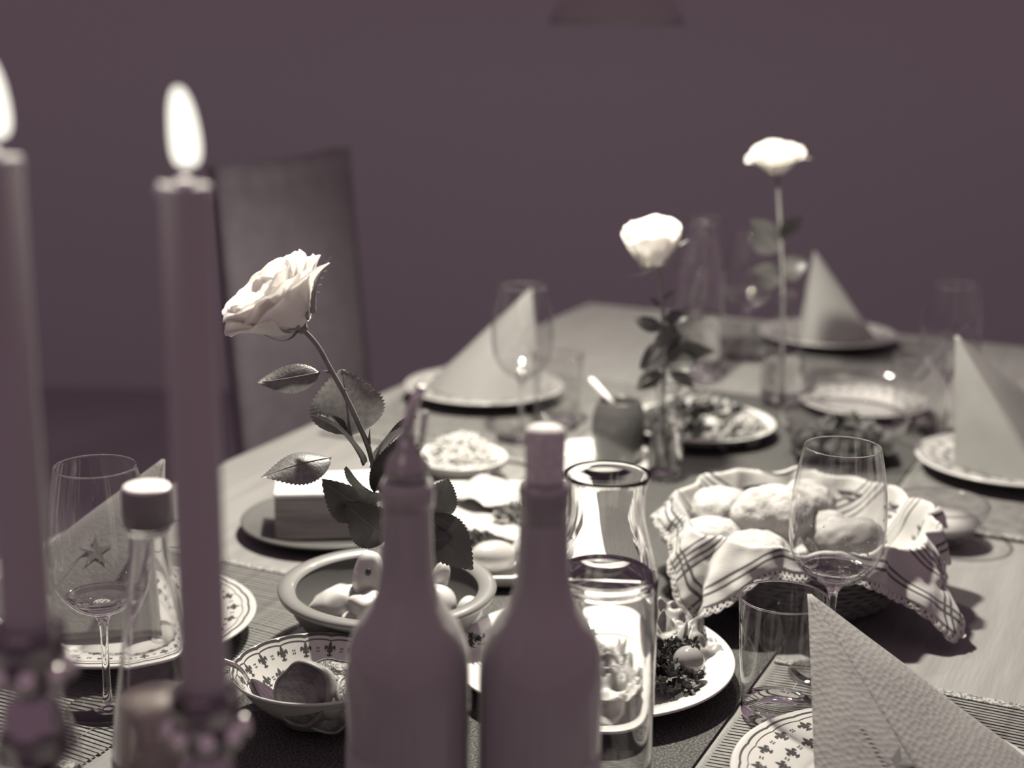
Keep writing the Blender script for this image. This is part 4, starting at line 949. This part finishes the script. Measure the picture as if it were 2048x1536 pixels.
# vase and rose 1 (front left)
v1 = Vector((-0.085, 1.175, 0.0018)); vase(v1, 'bud vase hidden behind the left wine bottle', 0.150, 0.020, 0.0105)
Y1 = 1.15
X, Yv, Zv = Vector((1, 0, 0)), Vector((0, 1, 0)), Vector((0, 0, 1))
def L1(b, tp, wd, w_, bd=0.05, fd=0.15, yb=Y1, yt=Y1): return (W(b[0], b[1], yb), W(tp[0], tp[1], yt), Vector(wd), w_, bd, fd)
leaves1 = [
    L1((702, 872), (684, 738), (1, 0.15, 0.1), 0.062, 0.03, 0.05, Y1 + 0.005, Y1 + 0.02),       # big pale leaf
    L1((728, 930), (622, 828), (0.6, -0.4, -0.5), 0.036, 0.10, 0.3, Y1, Y1 - 0.02),            # folded leaf left, shade tone
    L1((740, 935), (832, 832), (0.3, 1, 0.3), 0.040, 0.02, 0.3, Y1, Y1 + 0.01),                # outline leaf right
    L1((748, 985), (800, 872), (1, 0.2, 0.2), 0.022, -0.05, 0.3, Y1, Y1 - 0.01),               # small leaf upright right
    L1((662, 915), (522, 955), (0.2, 1, 0.5), 0.034, -0.05, 0.35, Y1, Y1 - 0.03),              # left horizontal leaf
    L1((752, 1010), (644, 962), (0.2, 0.7, -0.9), 0.044, 0.12, 0.3, Y1, Y1 - 0.04),            # leaf over the cheese, shade tone
    L1((775, 1075), (690, 1010), (0.2, 0.4, -1), 0.040, 0.05, 0.2, Y1, Y1 - 0.03),
    L1((765, 1000), (690, 935), (0.5, 0.4, -0.8), 0.030, 0.05, 0.2, Y1, Y1),
    L1((860, 1050), (893, 955), (1, 0.3, 0.0), 0.036, 0.02, 0.1, Y1 + 0.01, Y1),               # right of the bottle
    L1((850, 1030), (945, 1140), (0.8, 0.0, 0.6), 0.040, -0.03, 0.1, Y1 + 0.01, Y1),           # lower right, shade tone
    L1((640, 745), (515, 765), (0.1, 0.6, 0.9), 0.024, 0.04, 0.3, Y1 - 0.005, Y1 - 0.02),      # small pale leaf far left
    L1((790, 1090), (905, 1075), (0.2, 0.6, 0.8), 0.030, -0.03, 0.1, Y1, Y1),
]
mid1 = [v1 + Vector((0.0, 0, 0.012)), v1 + Vector((-0.001, -0.002, 0.145)), W(760, 975, Y1), W(735, 890, Y1), W(695, 800, Y1), W(662, 740, Y1), W(634, 690, Y1)]
rose('large open white rose on a bent stem at the front left', v1, mid1, W(602, 655, Y1 - 0.005), Vector((-0.62, -0.12, 0.78)), 0.0565, 3, leaves1, 1.1, rstem=0.0024,
     thorns=[(W(664, 745, Y1), (-0.008, 0, 0.001)), (W(684, 782, Y1), (0.004, -0.002, 0.002)), (W(738, 888, Y1), (0.001, -0.002, 0.014))],
     long_sepals=[(W(626, 626, Y1 - 0.02), W(663, 512, Y1 - 0.02), 0.0022), (W(616, 640, Y1 - 0.02), W(630, 550, Y1 - 0.01), 0.0012), (W(600, 655, Y1 - 0.02), W(480, 632, Y1 - 0.01), 0.0016)])
# twig joining the small far-left leaf
# vase and rose 2 (middle)
v2 = Vector((0.205, 1.80, 0.0018)); Y2 = 1.80
v2.x = P(1328, 958).x; vase(v2, 'bud vase behind the bread basket holding the middle rose', 0.118, 0.0225, 0.0150)
def L2(b, tp, wd, w_, bd=0.05, fd=0.15): return (W(b[0], b[1], Y2), W(tp[0], tp[1], Y2 - 0.01), Vector(wd), w_, bd, fd)
leaves2 = [L2((1328, 655), (1266, 636), (0.1, 0.5, 1), 0.020, 0.1), L2((1326, 690), (1280, 740), (1, 0.3, 0.2), 0.034, 0.1), L2((1330, 690), (1362, 668), (0.3, 0.6, -1), 0.026, 0.1),
           L2((1330, 720), (1435, 705), (0.2, 0.7, -1), 0.036, 0.08), L2((1330, 640), (1378, 630), (0.1, 0.5, 1), 0.020, 0.05), L2((1325, 745), (1272, 780), (1, 0.3, 0.8), 0.026, 0.08),
           L2((1335, 745), (1392, 785), (1, 0.2, -1), 0.040, 0.05), L2((1328, 720), (1345, 640), (1, 0.2, 0.1), 0.032, 0.02), L2((1325, 600), (1350, 582), (0.2, 0.3, 1), 0.006), L2((1325, 612), (1300, 596), (0.2, 0.3, 1), 0.006),
           L2((1332, 730), (1395, 725), (0.1, 0.3, 1), 0.030, 0.05), L2((1326, 735), (1300, 700), (1, 0.3, 0.5), 0.028, 0.05)]
rose('upright white rose in the middle, above the dark jar', v2, [v2 + Vector((0.0, 0, 0.012)), W(1322, 860, Y2), W(1328, 760, Y2), W(1328, 660, Y2), W(1322, 580, Y2)], W(1312, 532, Y2), Vector((-0.16, -0.10, 0.9)), 0.062, 7, leaves2, 0.1, rstem=0.0030, leafmat='leafshade', nouter=5,
     long_sepals=[(W(1330, 528, Y2 - 0.02), W(1378, 480, Y2 - 0.02), 0.0034), (W(1290, 520, Y2 - 0.02), W(1252, 466, Y2 - 0.01), 0.0022), (W(1305, 532, Y2 - 0.02), W(1256, 552, Y2), 0.002)])
# vase and rose 3 (far)
v3 = P(1562, 812); v3.z = 0.0018; Y3 = v3.y
vase(v3, 'tall far bud vase holding the highest rose', 0.170, 0.032, 0.013, 0.45)
def L3(b, tp, wd, w_, bd=0.05, fd=0.15): return (W(b[0], b[1], Y3), W(tp[0], tp[1], Y3 - 0.01), Vector(wd), w_, bd, fd)
leaves3 = [L3((1560, 500), (1500, 440), (1, 0.3, -0.5), 0.05), L3((1562, 480), (1612, 430), (1, 0.3, 0.5), 0.045), L3((1562, 560), (1506, 540), (0.1, 0.3, 1), 0.04), L3((1564, 550), (1614, 520), (0.1, 0.3, 1), 0.04)]
rose('highest white rose, blurred, above the head napkin', v3, [v3 + Vector((0.0, 0, 0.012)), W(1566, 640, Y3), W(1566, 560, Y3), W(1560, 440, Y3)], W(1555, 348, Y3), Vector((-0.1, -0.15, 0.85)), 0.048, 12, leaves3, 1.2, rstem=0.0030, leafmat='leafshade')

# ------------------------------------------------------------ far dishes
c = P(1388, 845, 0.02); SP = Vector((c.x + 0.008, c.y, 0.002))
t = thing('salad_plate', 'large white plate of mixed salad behind the middle vase', 'plate', SP)
part('plate_body', dish_body(smooth_prof([(0, 0.008), (0.07, 0.008), (0.08, 0.011), (0.103, 0.022)], 4)), MAT['china'], t)
def heap(name, label, loc, R, hh, n, seed, mt, smin=0.012, smax=0.028):
    rnd = random.Random(seed); m = M()
    for k in range(n):
        a = rnd.uniform(0, 2 * PI); q = R * math.sqrt(rnd.random()); z = hh * (1 - (q / R) ** 1.7) * rnd.uniform(0.5, 1.0) + 0.004
        ctr = Vector((q * math.cos(a), q * math.sin(a), z)); s = rnd.uniform(smin, smax) * 0.5
        ax = Vector((rnd.uniform(-.8, .8), rnd.uniform(-.8, .8), 1)).normalized(); e1 = ax.orthogonal().normalized(); e2 = ax.cross(e1); vs = [ctr]; ph = rnd.random() * 6
        for i in range(9):
            b = 2 * PI * i / 9; vs.append(ctr + (e1 * math.cos(b) * 1.3 + e2 * math.sin(b)) * s * rnd.uniform(0.7, 1.1) + ax * (s * 0.5 * math.sin(2 * b + ph)))
        m.add(vs, [(0, 1 + i, 1 + (i + 1) % 9) for i in range(9)])
    o = link(name, m.mesh(name, mt, False), None, loc); tag(o, label, 'salad'); o['kind'] = 'stuff'
    return o
heap('mixed_salad', 'heap of dark and pale salad leaves on the large white plate', SP + Vector((0, 0, 0.009)), 0.088, 0.040, 260, 3, MAT['salad'])
gb = Vector((0.436, 1.90, 0.0018))
t = thing('glass_bowl', 'clear glass bowl of dark salad beside the far vase', 'bowl', gb)
gpr = smooth_prof([(0.03, 0), (0.035, 0.003), (0.06, 0.018), (0.078, 0.042), (0.084, 0.058)], 4)
m = M(); m.lathe([(0, 0.001)] + gpr + [(0.083, 0.060)] + [(r - 0.003, max(z, 0.005)) for r, z in reversed(gpr)] + [(0, 0.005)], 64); part('glass_body', m, MAT['thin'], t)
m = M(); m.tube([(0.083 * math.cos(2 * PI * i / 56), 0.083 * math.sin(2 * PI * i / 56), 0.059) for i in range(57)], 0.0018, 8, False); part('rim', m, MAT['glass'], t)
heap('leaf_salad', 'dark leaf salad inside the far clear glass bowl', gb + Vector((0, 0, 0.012)), 0.062, 0.045, 160, 8, MAT['parsley'])
gb = Vector((0.478, 1.585, 0.0018))
t = thing('glass_bowl', 'small clear glass bowl just behind the right of the bread basket', 'bowl', gb)
gpr = smooth_prof([(0.02, 0), (0.024, 0.003), (0.040, 0.014), (0.050, 0.032), (0.053, 0.044)], 4)
m = M(); m.lathe([(0, 0.001)] + gpr + [(0.052, 0.0455)] + [(r - 0.003, max(z, 0.005)) for r, z in reversed(gpr)] + [(0, 0.005)], 64); part('glass_body', m, MAT['thin'], t)
m = M(); m.tube([(0.052 * math.cos(2 * PI * i / 56), 0.052 * math.sin(2 * PI * i / 56), 0.045) for i in range(57)], 0.0014, 8, False); part('rim', m, MAT['glass'], t)
m = M(); m.lathe([(0, 0.0062), (0.022, 0.007), (0.036, 0.015), (0.044, 0.026), (0, 0.027)], 48)
part('butter', m, MAT['ham'], t)
def knife(label, a, b):
    t = thing('knife', label, 'knife', a); d = b - a; dn = d.normalized(); s = Vector((-dn.y, dn.x, 0))
    m = M(); vs = []
    for k, wv in ((0, 0.001), (0.1, 0.007), (0.25, 0.009), (0.55, 0.008)):
        p = d * k; vs += [p - s * wv, p + s * wv * 0.4, p + s * wv * 0.4 + Zv * 0.0012, p - s * wv * 0.8 + Zv * 0.0006]
    fs = [];
    for i in range(3):
        for c in range(4): fs.append((i * 4 + c, i * 4 + (c + 1) % 4, (i + 1) * 4 + (c + 1) % 4, (i + 1) * 4 + c))
    fs += [(3, 2, 1, 0), (12, 13, 14, 15)]
    m.add(vs, fs); part('blade', m, MAT['steel'], t, False)
    m = M(); m.tube([d * 0.54 + Zv * 0.003, d * 0.7 + Zv * 0.004, d * 0.97 + Zv * 0.004, d + Zv * 0.003], [0.003, 0.0045, 0.005, 0.003], 10); part('handle', m, MAT['steel'], t)
knife('steel knife lying on the placemat at the head of the table', P(1690, 742, 0.006), P(1790, 760, 0.006))
knife('steel knife beside the plate at the right picture edge', P(1815, 975, 0.006), P(1720, 900, 0.006)) if False else None
